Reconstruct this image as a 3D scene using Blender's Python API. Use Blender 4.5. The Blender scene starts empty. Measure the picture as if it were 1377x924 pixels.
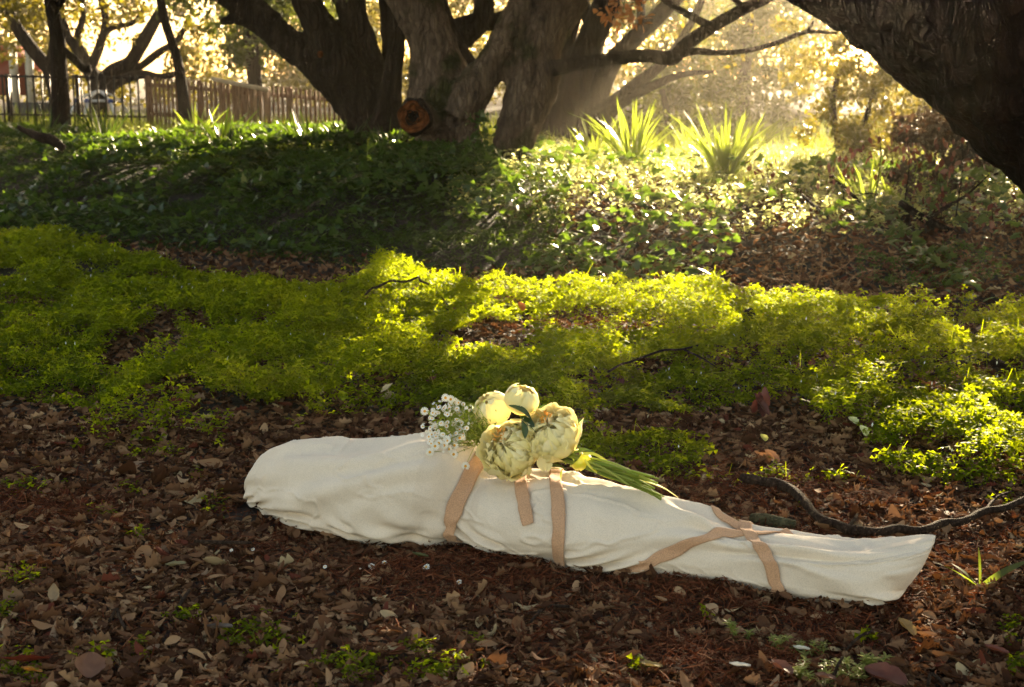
import bpy, math
import numpy as np
from mathutils import Vector
from mathutils.bvhtree import BVHTree
R = math.radians
rng = np.random.default_rng(11)
S_ = bpy.context.scene
COL = S_.collection
# ------------------------------------------------------------------ camera
PITCH = 11.0
cd = bpy.data.cameras.new('camera'); cam = bpy.data.objects.new('camera', cd); COL.objects.link(cam)
cam.location = (0, 0, 1.4); cam.rotation_euler = (R(90 - PITCH), 0, 0)
cd.lens = 50; cd.sensor_width = 36; cd.clip_end = 2000; cd.clip_start = .05
cd.dof.use_dof = True; cd.dof.focus_distance = 4.6; cd.dof.aperture_fstop = 6.0
S_.camera = cam
# ------------------------------------------------------------------ sky, sun, exposure
SUN_AZ, SUN_EL = 20.0, 15.0
SUN = np.array([math.sin(R(SUN_AZ)) * math.cos(R(SUN_EL)), math.cos(R(SUN_AZ)) * math.cos(R(SUN_EL)), math.sin(R(SUN_EL))])
w = bpy.data.worlds.new('World'); S_.world = w; w.use_nodes = True
nt = w.node_tree; bg = nt.nodes['Background']
sky = nt.nodes.new('ShaderNodeTexSky'); sky.sky_type = 'NISHITA'; sky.sun_disc = False
sky.sun_elevation = R(SUN_EL); sky.sun_rotation = R(SUN_AZ); sky.air_density = 1.0; sky.dust_density = 1.2; sky.ozone_density = 1.0
tint = nt.nodes.new('ShaderNodeMix'); tint.data_type = 'RGBA'; tint.blend_type = 'MULTIPLY'; tint.inputs['Factor'].default_value = 1
tint.inputs['B'].default_value = (1.0, .77, .56, 1)
nt.links.new(sky.outputs[0], tint.inputs['A']); nt.links.new(tint.outputs['Result'], bg.inputs[0])
bg.inputs[1].default_value = 0.062
sl = bpy.data.lights.new('sun', 'SUN'); sl.energy = 5.0; sl.angle = R(.55); sl.color = (1.0, .80, .52)
sun = bpy.data.objects.new('sun', sl); COL.objects.link(sun)
sun.rotation_euler = Vector(SUN).to_track_quat('Z', 'Y').to_euler()
vs = S_.view_settings; vs.view_transform = 'Standard'; vs.look = 'None'; vs.gamma = 1; vs.use_curve_mapping = False
vs.exposure = 3.15
S_.display_settings.display_device = 'sRGB'
cy = S_.cycles
cy.max_bounces = 6; cy.diffuse_bounces = 3; cy.glossy_bounces = 2; cy.transmission_bounces = 4; cy.volume_bounces = 0
cy.transparent_max_bounces = 4; cy.use_denoising = True; cy.sample_clamp_indirect = 6
HAZE_DENSITY = 0.0012
# ------------------------------------------------------------------ projection helpers (photo pixels, 1377 x 924)
F = 1912.5; ca, sa = math.cos(R(PITCH)), math.sin(R(PITCH)); CX, CY, CZ = 688.5, 462.0, 1.4
def ray(px, py):
    u = (CY - py) / F
    return np.array([(px - CX) / F, ca + u * sa, -sa + u * ca])
def at(px, py, Y):                      # the point seen at a pixel at distance Y
    d = ray(px, py); return np.array([0, 0, CZ]) + d * (Y / d[1])
def gnd(px, py, z=0):                   # the point seen at a pixel at height z
    d = ray(px, py); return np.array([0, 0, CZ]) + d * ((z - CZ) / d[2])
def proj(x, y, z):
    zz = z - CZ; f = np.maximum(y * ca - zz * sa, 1e-3); u = y * sa + zz * ca
    return CX + F * x / f, CY - F * u / f
# ------------------------------------------------------------------ noise
def _h(i, j, k, s):
    n = (i.astype(np.int64) * 73856093) ^ (j.astype(np.int64) * 19349663) ^ (k.astype(np.int64) * 83492791) ^ (s * 2654435761)
    n = (n ^ (n >> 13)) * 1274126177 & 0x7fffffff
    n = (n ^ (n >> 16)) & 0xffff
    return n / 65535.0
def noise3(x, y, z, s=0):
    x, y, z = np.broadcast_arrays(np.asarray(x, float), np.asarray(y, float), np.asarray(z, float))
    i, j, k = np.floor(x), np.floor(y), np.floor(z); a, b, c = x - i, y - j, z - k
    a, b, c = [t * t * (3 - 2 * t) for t in (a, b, c)]
    i, j, k = i.astype(np.int64), j.astype(np.int64), k.astype(np.int64); o = 0
    for di, wa in ((0, 1 - a), (1, a)):
        for dj, wb in ((0, 1 - b), (1, b)):
            for dk, wc in ((0, 1 - c), (1, c)):
                o = o + wa * wb * wc * _h(i + di, j + dj, k + dk, s)
    return o
def noise2(x, y, s=0): return noise3(x, y, 0.0, s)
def fbm(x, y, z=0.0, s=0, o=4):
    v = 0; a = .5; t = 0
    for q in range(o):
        v = v + a * noise3(x * 2 ** q, y * 2 ** q, np.asarray(z) * 2 ** q, s + q); t += a; a *= .5
    return v / t
def sstep(a, b, x):
    t = np.clip((x - a) / (b - a), 0, 1); return t * t * (3 - 2 * t)
# ------------------------------------------------------------------ terrain height
def bank_s(x, y): return (y - (8.9 - .6 * x)) / 1.166
def H(x, y):
    x = np.asarray(x, float); y = np.asarray(y, float)
    s = bank_s(x, y)
    h = (.47 - .11 * sstep(-.5, 1.6, x)) * sstep(.1, 2.9, s) - .14 * sstep(5, 13, s)
    h = h + .03 * (fbm(x * .8, y * .8, 0, 3) - .5) + .10 * (fbm(x * .9, y * .9, 0, 9) - .5) * sstep(.3, 2, s)
    near = np.exp(-((x * .4 + y - 4.1) / 1.0) ** 2)
    return h * 1.0 - .012 * near + (-.02) * (1 - sstep(2, 6, y)) * 0
# ------------------------------------------------------------------ mesh helpers
def obj(name, verts, faces, mat=None, parent=None, smooth=False, attr=None, loc=None):
    """verts (N,3) world; faces: (M,k) array or list of such arrays"""
    verts = np.asarray(verts, float).reshape(-1, 3)
    if loc is None: loc = np.zeros(3)
    base = np.array(parent['_o']) if parent is not None and '_o' in parent.keys() else np.zeros(3)
    org = base if parent is not None else np.asarray(loc, float)
    me = bpy.data.meshes.new(name)
    fl = [np.asarray(f, np.int32) for f in (faces if isinstance(faces, list) else [faces])]
    fl = [f for f in fl if len(f)]
    me.vertices.add(len(verts)); me.vertices.foreach_set('co', (verts - org).astype(np.float32).ravel())
    nl = sum(f.size for f in fl); nf = sum(len(f) for f in fl)
    me.loops.add(nl); me.polygons.add(nf)
    me.loops.foreach_set('vertex_index', np.concatenate([f.ravel() for f in fl]))
    tot = np.concatenate([np.full(len(f), f.shape[1], np.int32) for f in fl])
    st = np.concatenate([[0], np.cumsum(tot)[:-1]]).astype(np.int32)
    me.polygons.foreach_set('loop_start', st)
    if smooth: me.polygons.foreach_set('use_smooth', np.ones(nf, bool))
    if attr is not None:
        A = me.attributes.new('rnd', 'FLOAT', 'POINT'); A.data.foreach_set('value', np.asarray(attr, np.float32))
    me.update(calc_edges=True); me.validate()
    if mat: me.materials.append(mat)
    o = bpy.data.objects.new(name, me); COL.objects.link(o)
    if parent is not None: o.parent = parent
    else: o.location = org
    o['_o'] = [float(v) for v in org]
    return o
def tag(o, label, cat, group=None, kind=None):
    o['label'] = label; o['category'] = cat
    if group: o['group'] = group
    if kind: o['kind'] = kind
    return o
def thing(name, label, cat, loc, group=None):
    o = bpy.data.objects.new(name, None); COL.objects.link(o); o.location = [float(v) for v in loc]; o['_o'] = [float(v) for v in loc]
    o.empty_display_size = .1
    return tag(o, label, cat, group)
def rot(yaw, pitch, roll):
    cy_, sy = np.cos(yaw), np.sin(yaw); cp, sp = np.cos(pitch), np.sin(pitch); cr, sr = np.cos(roll), np.sin(roll)
    z = np.zeros_like(cy_); o = z + 1
    Z = np.stack([cy_, -sy, z, sy, cy_, z, z, z, o], -1).reshape(-1, 3, 3)
    X = np.stack([o, z, z, z, cp, -sp, z, sp, cp], -1).reshape(-1, 3, 3)
    Y = np.stack([cr, z, sr, z, o, z, -sr, z, cr], -1).reshape(-1, 3, 3)
    return Z @ X @ Y
def scatter(tv, tf, pos, rm, sc, rnd=None):
    """copies of a template; tf list of arrays. returns verts, faces, attr"""
    n = len(pos); T = len(tv); sc = np.asarray(sc, float)
    if sc.ndim == 1: sc = sc[:, None, None]
    else: sc = sc[:, None, :]
    v = np.einsum('nij,ntj->nti', rm, tv[None] * sc) + pos[:, None, :]
    off = (np.arange(n) * T)[:, None, None]
    f = [(t[None] + off).reshape(-1, t.shape[1]) for t in tf]
    if rnd is None: rnd = rng.random(n)
    return v.reshape(-1, 3), f, np.repeat(rnd, T)
def merge(parts):
    V = []; Fd = {}; A = []; o = 0
    for v, f, a in parts:
        V.append(v); A.append(a)
        for t in (f if isinstance(f, list) else [f]):
            if len(t): Fd.setdefault(t.shape[1], []).append(t + o)
        o += len(v)
    return np.concatenate(V), [np.concatenate(t) for t in Fd.values()], np.concatenate(A)
def catmull(P, n):
    P = np.asarray(P, float); Q = np.vstack([2 * P[0] - P[1], P, 2 * P[-1] - P[-2]]); out = []
    for i in range(1, len(Q) - 2):
        for t in np.linspace(0, 1, n, endpoint=False):
            a, b, c, d = Q[i - 1], Q[i], Q[i + 1], Q[i + 2]
            out.append(.5 * (2 * b + (c - a) * t + (2 * a - 5 * b + 4 * c - d) * t * t + (3 * b - a - 3 * c + d) * t ** 3))
    out.append(P[-1]); return np.array(out)
def tube(P, seg=10, n=6, rough=.0, cap=True, seed=0, raw=False):
    """P rows x,y,z,r"""
    Q = np.asarray(P, float) if raw else catmull(P, n)
    c, r = Q[:, :3], np.maximum(Q[:, 3], 1e-4)
    T = np.gradient(c, axis=0); T /= np.linalg.norm(T, axis=1)[:, None] + 1e-9
    up = np.array([0., 0, 1]) if abs(T[0, 2]) < .9 else np.array([1., 0, 0])
    U = np.cross(T[0], up); U /= np.linalg.norm(U); Us = []
    for t in T:
        U = U - t * (U @ t); U /= np.linalg.norm(U) + 1e-9; Us.append(U)
    Us = np.array(Us); W = np.cross(T, Us)
    th = np.linspace(0, 2 * np.pi, seg, endpoint=False)
    rr = r[:, None] * np.ones(seg)
    if rough: 
        L = np.concatenate([[0], np.cumsum(np.linalg.norm(np.diff(c, axis=0), axis=1))])[:, None]
        rr = rr * (1 + rough * 2 * (fbm(np.cos(th)[None] * 1.3 + 5, np.sin(th)[None] * 1.3 + 5, L / (r.mean() * 2.2), seed, 3) - .5))
    v = c[:, None] + rr[..., None] * (np.cos(th)[None, :, None] * Us[:, None] + np.sin(th)[None, :, None] * W[:, None])
    m = len(c); v = v.reshape(-1, 3)
    i = np.arange(m - 1)[:, None] * seg; j = np.arange(seg)[None]; k = (j + 1) % seg
    f = np.stack([i + j, i + k, i + seg + k, i + seg + j], -1).reshape(-1, 4)
    fs = [f]
    if cap:
        v = np.vstack([v, c[:1], c[-1:]]); a = len(v) - 2
        j = np.arange(seg); k = (j + 1) % seg
        fs.append(np.stack([k, j, np.full(seg, a)], -1)); fs.append(np.stack([j + (m - 1) * seg, k + (m - 1) * seg, np.full(seg, a + 1)], -1))
    return v, fs, np.zeros(len(v))
def cap1(fs):  # merge arrays of equal width
    d = {}
    for f in fs: d.setdefault(f.shape[1], []).append(f)
    return [np.concatenate(x) for x in d.values()]
def box(c, s, yaw=0, tilt=0):
    v = np.array([[x, y, z] for x in (-.5, .5) for y in (-.5, .5) for z in (-.5, .5)]) * np.asarray(s)
    m = rot(np.array([yaw]), np.array([0.]), np.array([tilt]))[0]
    return v @ m.T + np.asarray(c), [np.array([[0, 1, 3, 2], [4, 6, 7, 5], [0, 4, 5, 1], [2, 3, 7, 6], [0, 2, 6, 4], [1, 5, 7, 3]])], np.zeros(8)
def limb_px(L, k=1.0):
    """limb as rows (px, py, radius px, distance)"""
    return [tuple(at(p[0], p[1], p[3])) + (p[2] / F * p[3] * k,) for p in L]
# ------------------------------------------------------------------ materials
def M(name):
    m = bpy.data.materials.new(name); m.use_nodes = True; t = m.node_tree; t.nodes.clear()
    out = t.nodes.new('ShaderNodeOutputMaterial'); return m, t, out
def nn(t, k, **kw):
    n = t.nodes.new(k)
    for a, b in kw.items():
        if a in n.inputs: n.inputs[a].default_value = b
        else: setattr(n, a, b)
    return n
def ramp(t, stops, src):
    r = t.nodes.new('ShaderNodeValToRGB'); e = r.color_ramp.elements
    while len(e) > 1: e.remove(e[-1])
    e[0].position = stops[0][0]; e[0].color = tuple(stops[0][1]) + (1,)
    for p, c in stops[1:]:
        q = e.new(p); q.color = tuple(c) + (1,)
    t.links.new(src, r.inputs[0]); return r.outputs[0]
def leafmat(name, stops, trans=(.3, .5, .05), tw=.4, rough=.45, spec=.4, bump=0):
    m, t, out = M(name)
    a = nn(t, 'ShaderNodeAttribute'); a.attribute_name = 'rnd'
    col = ramp(t, stops, a.outputs['Fac'])
    p = nn(t, 'ShaderNodeBsdfPrincipled', Roughness=rough); p.inputs['Specular IOR Level'].default_value = spec
    t.links.new(col, p.inputs['Base Color'])
    if bump:
        nz = nn(t, 'ShaderNodeTexNoise', Scale=bump); tc = nn(t, 'ShaderNodeTexCoord'); t.links.new(tc.outputs['Object'], nz.inputs['Vector'])
        b = nn(t, 'ShaderNodeBump', Strength=.5, Distance=.002); t.links.new(nz.outputs[0], b.inputs['Height']); t.links.new(b.outputs[0], p.inputs['Normal'])
    if tw > 0:
        tr = nn(t, 'ShaderNodeBsdfTranslucent')
        mx = nn(t, 'ShaderNodeMix', data_type='RGBA', blend_type='MULTIPLY'); mx.inputs['Factor'].default_value = .0
        h = nn(t, 'ShaderNodeHueSaturation'); h.inputs['Value'].default_value = 1
        # transmitted colour follows the leaf's own variation
        v = nn(t, 'ShaderNodeMix', data_type='RGBA'); v.inputs['Factor'].default_value = .75
        t.links.new(col, v.inputs['A']); v.inputs['B'].default_value = tuple(trans) + (1,)
        t.links.new(v.outputs['Result'], tr.inputs[0])
        ms = nn(t, 'ShaderNodeMixShader'); ms.inputs[0].default_value = tw
        t.links.new(p.outputs[0], ms.inputs[1]); t.links.new(tr.outputs[0], ms.inputs[2]); t.links.new(ms.outputs[0], out.inputs[0])
    else: t.links.new(p.outputs[0], out.inputs[0])
    return m
def barkmat(name, c1, c2, sc=6, zs=.25, bump=1.0, moss=None, dist=.03, rough=.85):
    m, t, out = M(name); p = nn(t, 'ShaderNodeBsdfPrincipled', Roughness=rough); p.inputs['Specular IOR Level'].default_value = .08
    tc = nn(t, 'ShaderNodeTexCoord'); mp = nn(t, 'ShaderNodeMapping'); mp.inputs['Scale'].default_value = (sc, sc, sc * zs)
    t.links.new(tc.outputs['Object'], mp.inputs[0])
    nz = nn(t, 'ShaderNodeTexNoise', Scale=1.5, Detail=8.0, Roughness=.65); nz.inputs['Distortion'].default_value = .6
    vo = nn(t, 'ShaderNodeTexVoronoi', Scale=3.0); vo.feature = 'DISTANCE_TO_EDGE'
    t.links.new(mp.outputs[0], nz.inputs['Vector'])
    ad = nn(t, 'ShaderNodeVectorMath', operation='MULTIPLY_ADD'); ad.inputs[1].default_value = (.6, .6, .6)
    t.links.new(nz.outputs['Color'], ad.inputs[0]); t.links.new(mp.outputs[0], ad.inputs[2]); t.links.new(ad.outputs[0], vo.inputs['Vector'])
    col = ramp(t, [(.3, c1), (.7, c2)], nz.outputs['Fac'])
    if moss:
        n2 = nn(t, 'ShaderNodeTexNoise', Scale=2.2, Detail=5.0); t.links.new(tc.outputs['Object'], n2.inputs['Vector'])
        fr = ramp(t, [(.52, (0, 0, 0)), (.62, (1, 1, 1))], n2.outputs['Fac'])
        mx = nn(t, 'ShaderNodeMix', data_type='RGBA'); t.links.new(fr, mx.inputs['Factor']); t.links.new(col, mx.inputs['A']); mx.inputs['B'].default_value = tuple(moss) + (1,)
        col = mx.outputs['Result']
    t.links.new(col, p.inputs['Base Color'])
    e = ramp(t, [(0, (0, 0, 0)), (.18, (1, 1, 1))], vo.outputs['Distance'])
    mm = nn(t, 'ShaderNodeMath', operation='ADD'); t.links.new(e, mm.inputs[0]); t.links.new(nz.outputs['Fac'], mm.inputs[1])
    b = nn(t, 'ShaderNodeBump', Strength=bump, Distance=dist); t.links.new(mm.outputs[0], b.inputs['Height']); t.links.new(b.outputs[0], p.inputs['Normal'])
    t.links.new(p.outputs[0], out.inputs[0]); return m
def plain(name, col, rough=.6, metal=0, noise=0, nscale=20, spec=.4, var=.25):
    m, t, out = M(name); p = nn(t, 'ShaderNodeBsdfPrincipled', Roughness=rough, Metallic=float(metal)); p.inputs['Specular IOR Level'].default_value = spec
    tc = nn(t, 'ShaderNodeTexCoord'); nz = nn(t, 'ShaderNodeTexNoise', Scale=float(nscale), Detail=5.0); t.links.new(tc.outputs['Object'], nz.inputs['Vector'])
    c = np.array(col); t.links.new(ramp(t, [(.3, tuple(c * (1 - var))), (.7, tuple(np.minimum(c * (1 + var), .95)))], nz.outputs['Fac']), p.inputs['Base Color'])
    t.links.new(p.outputs[0], out.inputs[0]); return m
# ground soil
def soilmat():
    m, t, out = M('soil'); p = nn(t, 'ShaderNodeBsdfPrincipled', Roughness=.9)
    tc = nn(t, 'ShaderNodeTexCoord')
    n1 = nn(t, 'ShaderNodeTexNoise', Scale=18.0, Detail=8.0, Roughness=.7); n2 = nn(t, 'ShaderNodeTexVoronoi', Scale=26.0)
    for q in (n1, n2): t.links.new(tc.outputs['Object'], q.inputs['Vector'])
    c = ramp(t, [(.3, (.008, .005, .004)), (.5, (.02, .011, .008)), (.72, (.04, .022, .014))], n1.outputs['Fac'])
    mx = nn(t, 'ShaderNodeMix', data_type='RGBA', blend_type='MULTIPLY'); mx.inputs['Factor'].default_value = .5
    t.links.new(c, mx.inputs['A']); t.links.new(n2.outputs['Color'], mx.inputs['B'])
    t.links.new(c, p.inputs['Base Color'])
    ad = nn(t, 'ShaderNodeMath', operation='ADD'); t.links.new(n1.outputs['Fac'], ad.inputs[0]); t.links.new(n2.outputs['Distance'], ad.inputs[1])
    b = nn(t, 'ShaderNodeBump', Strength=1.0, Distance=.02); t.links.new(ad.outputs[0], b.inputs['Height']); t.links.new(b.outputs[0], p.inputs['Normal'])
    t.links.new(p.outputs[0], out.inputs[0]); return m
SOIL = soilmat()
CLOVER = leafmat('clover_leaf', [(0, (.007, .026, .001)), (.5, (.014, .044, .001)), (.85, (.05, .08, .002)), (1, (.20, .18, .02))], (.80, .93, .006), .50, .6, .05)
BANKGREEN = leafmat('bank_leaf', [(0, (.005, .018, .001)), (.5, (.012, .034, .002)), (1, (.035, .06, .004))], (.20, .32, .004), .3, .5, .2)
IVY = leafmat('ivy_leaf', [(0, (.010, .028, .006)), (.5, (.020, .048, .012)), (.9, (.045, .08, .02)), (1, (.10, .11, .03))], (.25, .42, .02), .25, .34, .6)
WEED = leafmat('weed_leaf', [(0, (.04, .07, .012)), (.6, (.09, .14, .025)), (1, (.20, .24, .06))], (.95, .95, .35), .58, .35, .5)
GRASS = leafmat('grass_blade', [(0, (.018, .036, .004)), (.6, (.035, .055, .007)), (.92, (.08, .08, .02)), (1, (.2, .15, .06))], (.42, .5, .03), .45, .45, .4)
STRAP_LEAF = leafmat('strap_leaf', [(0, (.018, .045, .007)), (.7, (.035, .075, .010)), (1, (.11, .14, .02))], (.5, .62, .05), .45, .3, .5)
OAKLEAF = leafmat('oak_leaf', [(0, (.010, .018, .003)), (.6, (.02, .03, .005)), (.9, (.045, .05, .008)), (1, (.10, .06, .015))], (.24, .25, .02), .33, .4, .4)
GOLDLEAF = leafmat('golden_leaf', [(0, (.015, .022, .003)), (.6, (.035, .042, .006)), (1, (.09, .08, .012))], (.34, .28, .015), .36, .38, .5)
DARKLEAF = leafmat('dark_leaf', [(0, (.008, .015, .005)), (.7, (.018, .027, .008)), (1, (.04, .045, .014))], (.25, .3, .03), .3, .4, .4)
LITTER = leafmat('dead_leaf', [(0, (.018, .008, .005)), (.3, (.054, .025, .014)), (.52, (.150, .076, .040)), (.77, (.25, .148, .080)), (.90, (.37, .245, .14)), (.93, (.22, .15, .10)), (.97, (.10, .02, .012)), (1, (.36, .28, .16))], (.28, .11, .03), .10, .75, .04, 60)
MULCH = leafmat('redwood_needle', [(0, (.025, .008, .005)), (.5, (.08, .023, .010)), (.9, (.16, .05, .02)), (1, (.27, .12, .06))], (.3, .08, .02), .12, .85, .05)
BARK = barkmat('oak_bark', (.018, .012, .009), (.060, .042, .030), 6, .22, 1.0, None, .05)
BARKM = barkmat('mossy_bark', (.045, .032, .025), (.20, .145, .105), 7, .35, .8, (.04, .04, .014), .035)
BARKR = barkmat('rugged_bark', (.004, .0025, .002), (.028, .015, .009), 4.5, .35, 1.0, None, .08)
TWIG = barkmat('twig_bark', (.018, .012, .009), (.10, .065, .046), 30, .6, 1.0, None, .02)
# ================================================================== SETTING: ground, path
def ground():
    def axis(lo, hi, c, n, d):
        t = np.linspace(-1, 1, n); k = 4.2; g = np.sinh(k * t) / np.sinh(k)
        return np.where(g < 0, c + g * (c - lo), c + g * (hi - c))
    xs = axis(-130, 130, 0, 420, 0); ys = axis(-30, 150, 7.5, 460, 0)
    X, Y = np.meshgrid(xs, ys, indexing='ij'); Z = H(X, Y)
    Z = Z + .02 * (fbm(X * 6, Y * 6, 0, 21, 3) - .5) * (np.abs(X) < 12)
    n, m = X.shape; v = np.stack([X, Y, Z], -1).reshape(-1, 3)
    i = np.arange(n - 1)[:, None] * m + np.arange(m - 1)[None]
    f = np.stack([i, i + m, i + m + 1, i + 1], -1).reshape(-1, 4)
    o = obj('ground', v, f, SOIL, smooth=True); o['kind'] = 'structure'
ground()
def path():
    xs = np.linspace(-9, 7, 160); us = np.linspace(-.55, .45, 10)
    X = xs[:, None] + 0 * us; Y = (8.75 - .6 * xs)[:, None] + us * 1.1 * (1 + .25 * (noise2(xs * 1.2, xs * 0, 4)[:, None] - .5))
    Z = H(X, Y) + .014 - .02 * (np.abs(us) > .44)
    v = np.stack([X, Y, Z], -1).reshape(-1, 3); m = len(us)
    i = np.arange(len(xs) - 1)[:, None] * m + np.arange(m - 1)[None]
    o = obj('path', v, np.stack([i, i + m, i + m + 1, i + 1], -1).reshape(-1, 4), plain('trodden_soil', (.03, .017, .012), .95, 0, 0, 30, .2, .5), smooth=True)
    o['kind'] = 'structure'
path()
# ------------------------------------------------------------------ masks in ground space (read off the photo once)
FARX = [-300, 0, 60, 150, 240, 340, 420, 480, 520, 600, 700, 780, 900, 1000, 1100, 1377, 1700]
FARY = [300, 318, 322, 338, 362, 378, 385, 385, 376, 388, 400, 398, 412, 425, 432, 440, 452]
NEARX = [-300, 0, 120, 250, 340, 400, 440, 560, 640, 800, 870, 900, 1000, 1377, 1700]
NEARY = [585, 605, 612, 612, 618, 606, 570, 570, 604, 628, 645, 655, 658, 664, 672]
def clover_in(x, y):
    px, py = proj(x, y, H(x, y))
    f = np.interp(px, FARX, FARY) + 5; n = np.interp(px, NEARX, NEARY)
    return np.minimum((py - f) / 14, (n - py) / 24), px, py
def mound(x, y):
    e, px, py = clover_in(x, y)
    m = fbm(x * 1.5, y * 1.7, 0, 31, 3); k = sstep(.42, .60, m)
    return np.clip(e, 0, 1) ** .6 * (.012 + .11 * k + .13 * sstep(.40, .62, fbm(x * 3.2, y * 3.6, 0, 5, 2)) * (.35 + .65 * k) + .11 * (fbm(x * 9, y * 9, 0, 6, 2) - .5)), k, e, px, py
def view_pts(n, y0, y1, margin=.5, power=1.0):
    """random ground points in the camera's wedge, denser near"""
    yy = y0 + (y1 - y0) * rng.random(n) ** power
    xx = (rng.random(n) * 2 - 1) * (.37 * yy + margin); return xx, yy
# ================================================================== shrouded bundle
A0 = np.array([-.918, 4.403]); B0 = np.array([.998, 3.638]); DD = B0 - A0; LL = np.linalg.norm(DD); DD /= LL; NN = np.array([-DD[1], DD[0]])
HH = [0.113, 0.146, 0.173, 0.188, 0.204, 0.217, 0.227, 0.237, 0.246, 0.251, 0.255, 0.259, 0.263, 0.267, 0.272, 0.277, 0.284, 0.292, 0.302, 0.312, 0.322, 0.325, 0.322, 0.305, 0.275, 0.246, 0.226, 0.227, 0.227, 0.224, 0.228, 0.233, 0.237, 0.238, 0.238, 0.237, 0.235, 0.233, 0.229, 0.224, 0.219, 0.216, 0.213, 0.211, 0.207, 0.202, 0.192, 0.179, 0.17, 0.162, 0.159, 0.159, 0.159, 0.158, 0.157, 0.154, 0.153, 0.158, 0.171, 0.187, 0.204]
CC = [0.139, 0.139, 0.139, 0.139, 0.12, 0.102, 0.09, 0.077, 0.059, 0.048, 0.042, 0.036, 0.032, 0.028, 0.025, 0.02, 0.008, -0.001, -0.009, -0.016, -0.023, -0.022, -0.011, 0.024, 0.072, 0.096, 0.089, 0.063, 0.051, 0.045, 0.037, 0.03, 0.021, 0.011, 0.001, -0.009, -0.017, -0.02, -0.022, -0.02, -0.016, -0.012, -0.009, -0.006, -0.004, -0.002, 0.001, 0.0, -0.003, -0.007, -0.011, -0.017, -0.025, -0.034, -0.037, -0.033, -0.027, -0.023, -0.023, -0.023, -0.023]
WW = [0.06, 0.093, 0.123, 0.14, 0.157, 0.172, 0.181, 0.191, 0.2, 0.21, 0.214, 0.218, 0.223, 0.227, 0.231, 0.235, 0.227, 0.22, 0.212, 0.205, 0.197, 0.19, 0.187, 0.191, 0.195, 0.199, 0.198, 0.196, 0.194, 0.192, 0.19, 0.185, 0.18, 0.175, 0.17, 0.165, 0.16, 0.156, 0.151, 0.147, 0.142, 0.138, 0.133, 0.129, 0.124, 0.12, 0.117, 0.115, 0.112, 0.11, 0.107, 0.105, 0.102, 0.1, 0.103, 0.105, 0.108, 0.11, 0.108, 0.107, 0.105]
UU = np.linspace(0, 1, 61)
def body_pt(u, th, lift=0.0):
    """point of the bundle's surface; u 0 head .. 1 feet, th angle (pi/2 = top, pi..2pi under), front side = pi"""
    u = np.asarray(u, float); th = np.asarray(th, float)
    h = np.interp(u, UU, HH); w_ = np.interp(u, UU, WW); c = np.interp(u, UU, CC)
    capF = np.sqrt(np.clip(1 - np.clip((u - .955) / .045, 0, 1) ** 2.6, 0, 1)); w_ = w_ * (.25 + .75 * capF)
    capH = np.sqrt(np.clip(1 - np.clip((.035 - u) / .035, 0, 1) ** 2, 0, 1)); w_ = w_ * (.35 + .65 * capH); h = h * (.45 + .55 * capH)
    s = np.sin(th); k = np.cos(th)
    # long folds, running along the body with a slant
    near = np.clip(-k, 0, 1)                       # front side weight
    f1 = .010 * np.sin(9 * th + 26 * u + 4 * fbm(u * 6, th, 0, 41, 2)) * sstep(.45, .7, fbm(u * 5 + th * .3, th * .8, 0, 44, 2) )
    f2 = .010 * (fbm(u * 14 + th * 1.2, th * 2.2 - u * 6, 0, 47, 3) - .5)
    f3 = .022 * (fbm(u * 5, th * .9, 0, 52, 2) - .5)
    # gathers beside the waist tie
    uc = .395 + .05 * (s - .2); g = np.exp(-((u - uc + .03) / .06) ** 2) * sstep(.5, -.7, s)
    f4 = .017 * g * np.sin(15 * th - 75 * (u - uc) + 2 * noise2(th * 3, u * 20, 12)) - .020 * np.exp(-((u - uc) / .018) ** 2) * (1 - .4 * s)
    lowf = np.exp(-((s + .35) / .3) ** 2); f5 = .018 * lowf * np.sin(th * 22 + 20 * np.sin(u * 9)) * sstep(.5, .62, fbm(u * 9, 3., 0, 60, 2))
    anc = np.exp(-((u - .80) / .012) ** 2) + .7 * np.exp(-((u - .575) / .012) ** 2)
    # fold running off the toes, and the flat drape below them
    f6 = .012 * np.exp(-((th - (2.75 + 1.2 * (u - .85) / .15 * .5)) / .10) ** 2) * sstep(.84, .93, u)
    crest = .014 * np.exp(-((th - 1.9 - .35 * np.sin(u * 17)) / .16) ** 2) * sstep(.55, .7, u)   # soft crease along the shin
    al_ = u * 1.9; q1 = np.abs(fbm(al_ * 5 + th * 1.1, th * 1.5 - al_ * 2.2, 0, 81, 3) - .5); f7 = .0065 * np.exp(-(q1 / .022) ** 2) * sstep(.4, .6, fbm(al_ * 2, th, 0, 83, 2))
    q2 = np.abs(fbm(al_ * 9 - th * 1.5, th * 2 + al_ * 3, 0, 86, 2) - .5); f7 = f7 + .003 * np.exp(-(q2 / .03) ** 2) * np.clip(.3 + lowf, 0, 1)
    f7 = f7 + .012 * np.exp(-((th - (3.2 + .9 * (u - .2) * 3 + .1 * np.sin(u * 30))) / .09) ** 2) * sstep(.22, .34, u) * sstep(.40, .37, u)
    d = f1 + f2 + f3 + f4 + f5 + f6 + f7 - .006 * anc + crest + lift
    bx = np.interp(u, [.15, .22, .30, .36, .70, .84, 1], [0, .3, .3, 0, 0, 1, 1])
    z0 = np.where(s >= 0, .42 + .58 * np.abs(s) ** (1 - .62 * bx), .42 * (1 - np.abs(s) ** .8)) * h * (1 - .05 * bx)
    lat = w_ * np.sign(k) * np.abs(k) ** (.9 - .30 * bx)
    # outward direction
    nz = np.where(s >= 0, s, s * .6); nl = k
    lat2 = lat + nl * d; z = z0 + nz * d
    z = np.maximum(z, .0 + .004 * (1 + s) + lift * .3)
    al = LL * u + np.interp(u, [.86, 1], [0, 1.12]) * (.115 * (1 - np.exp(-z0 / .115)) / .8)
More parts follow.
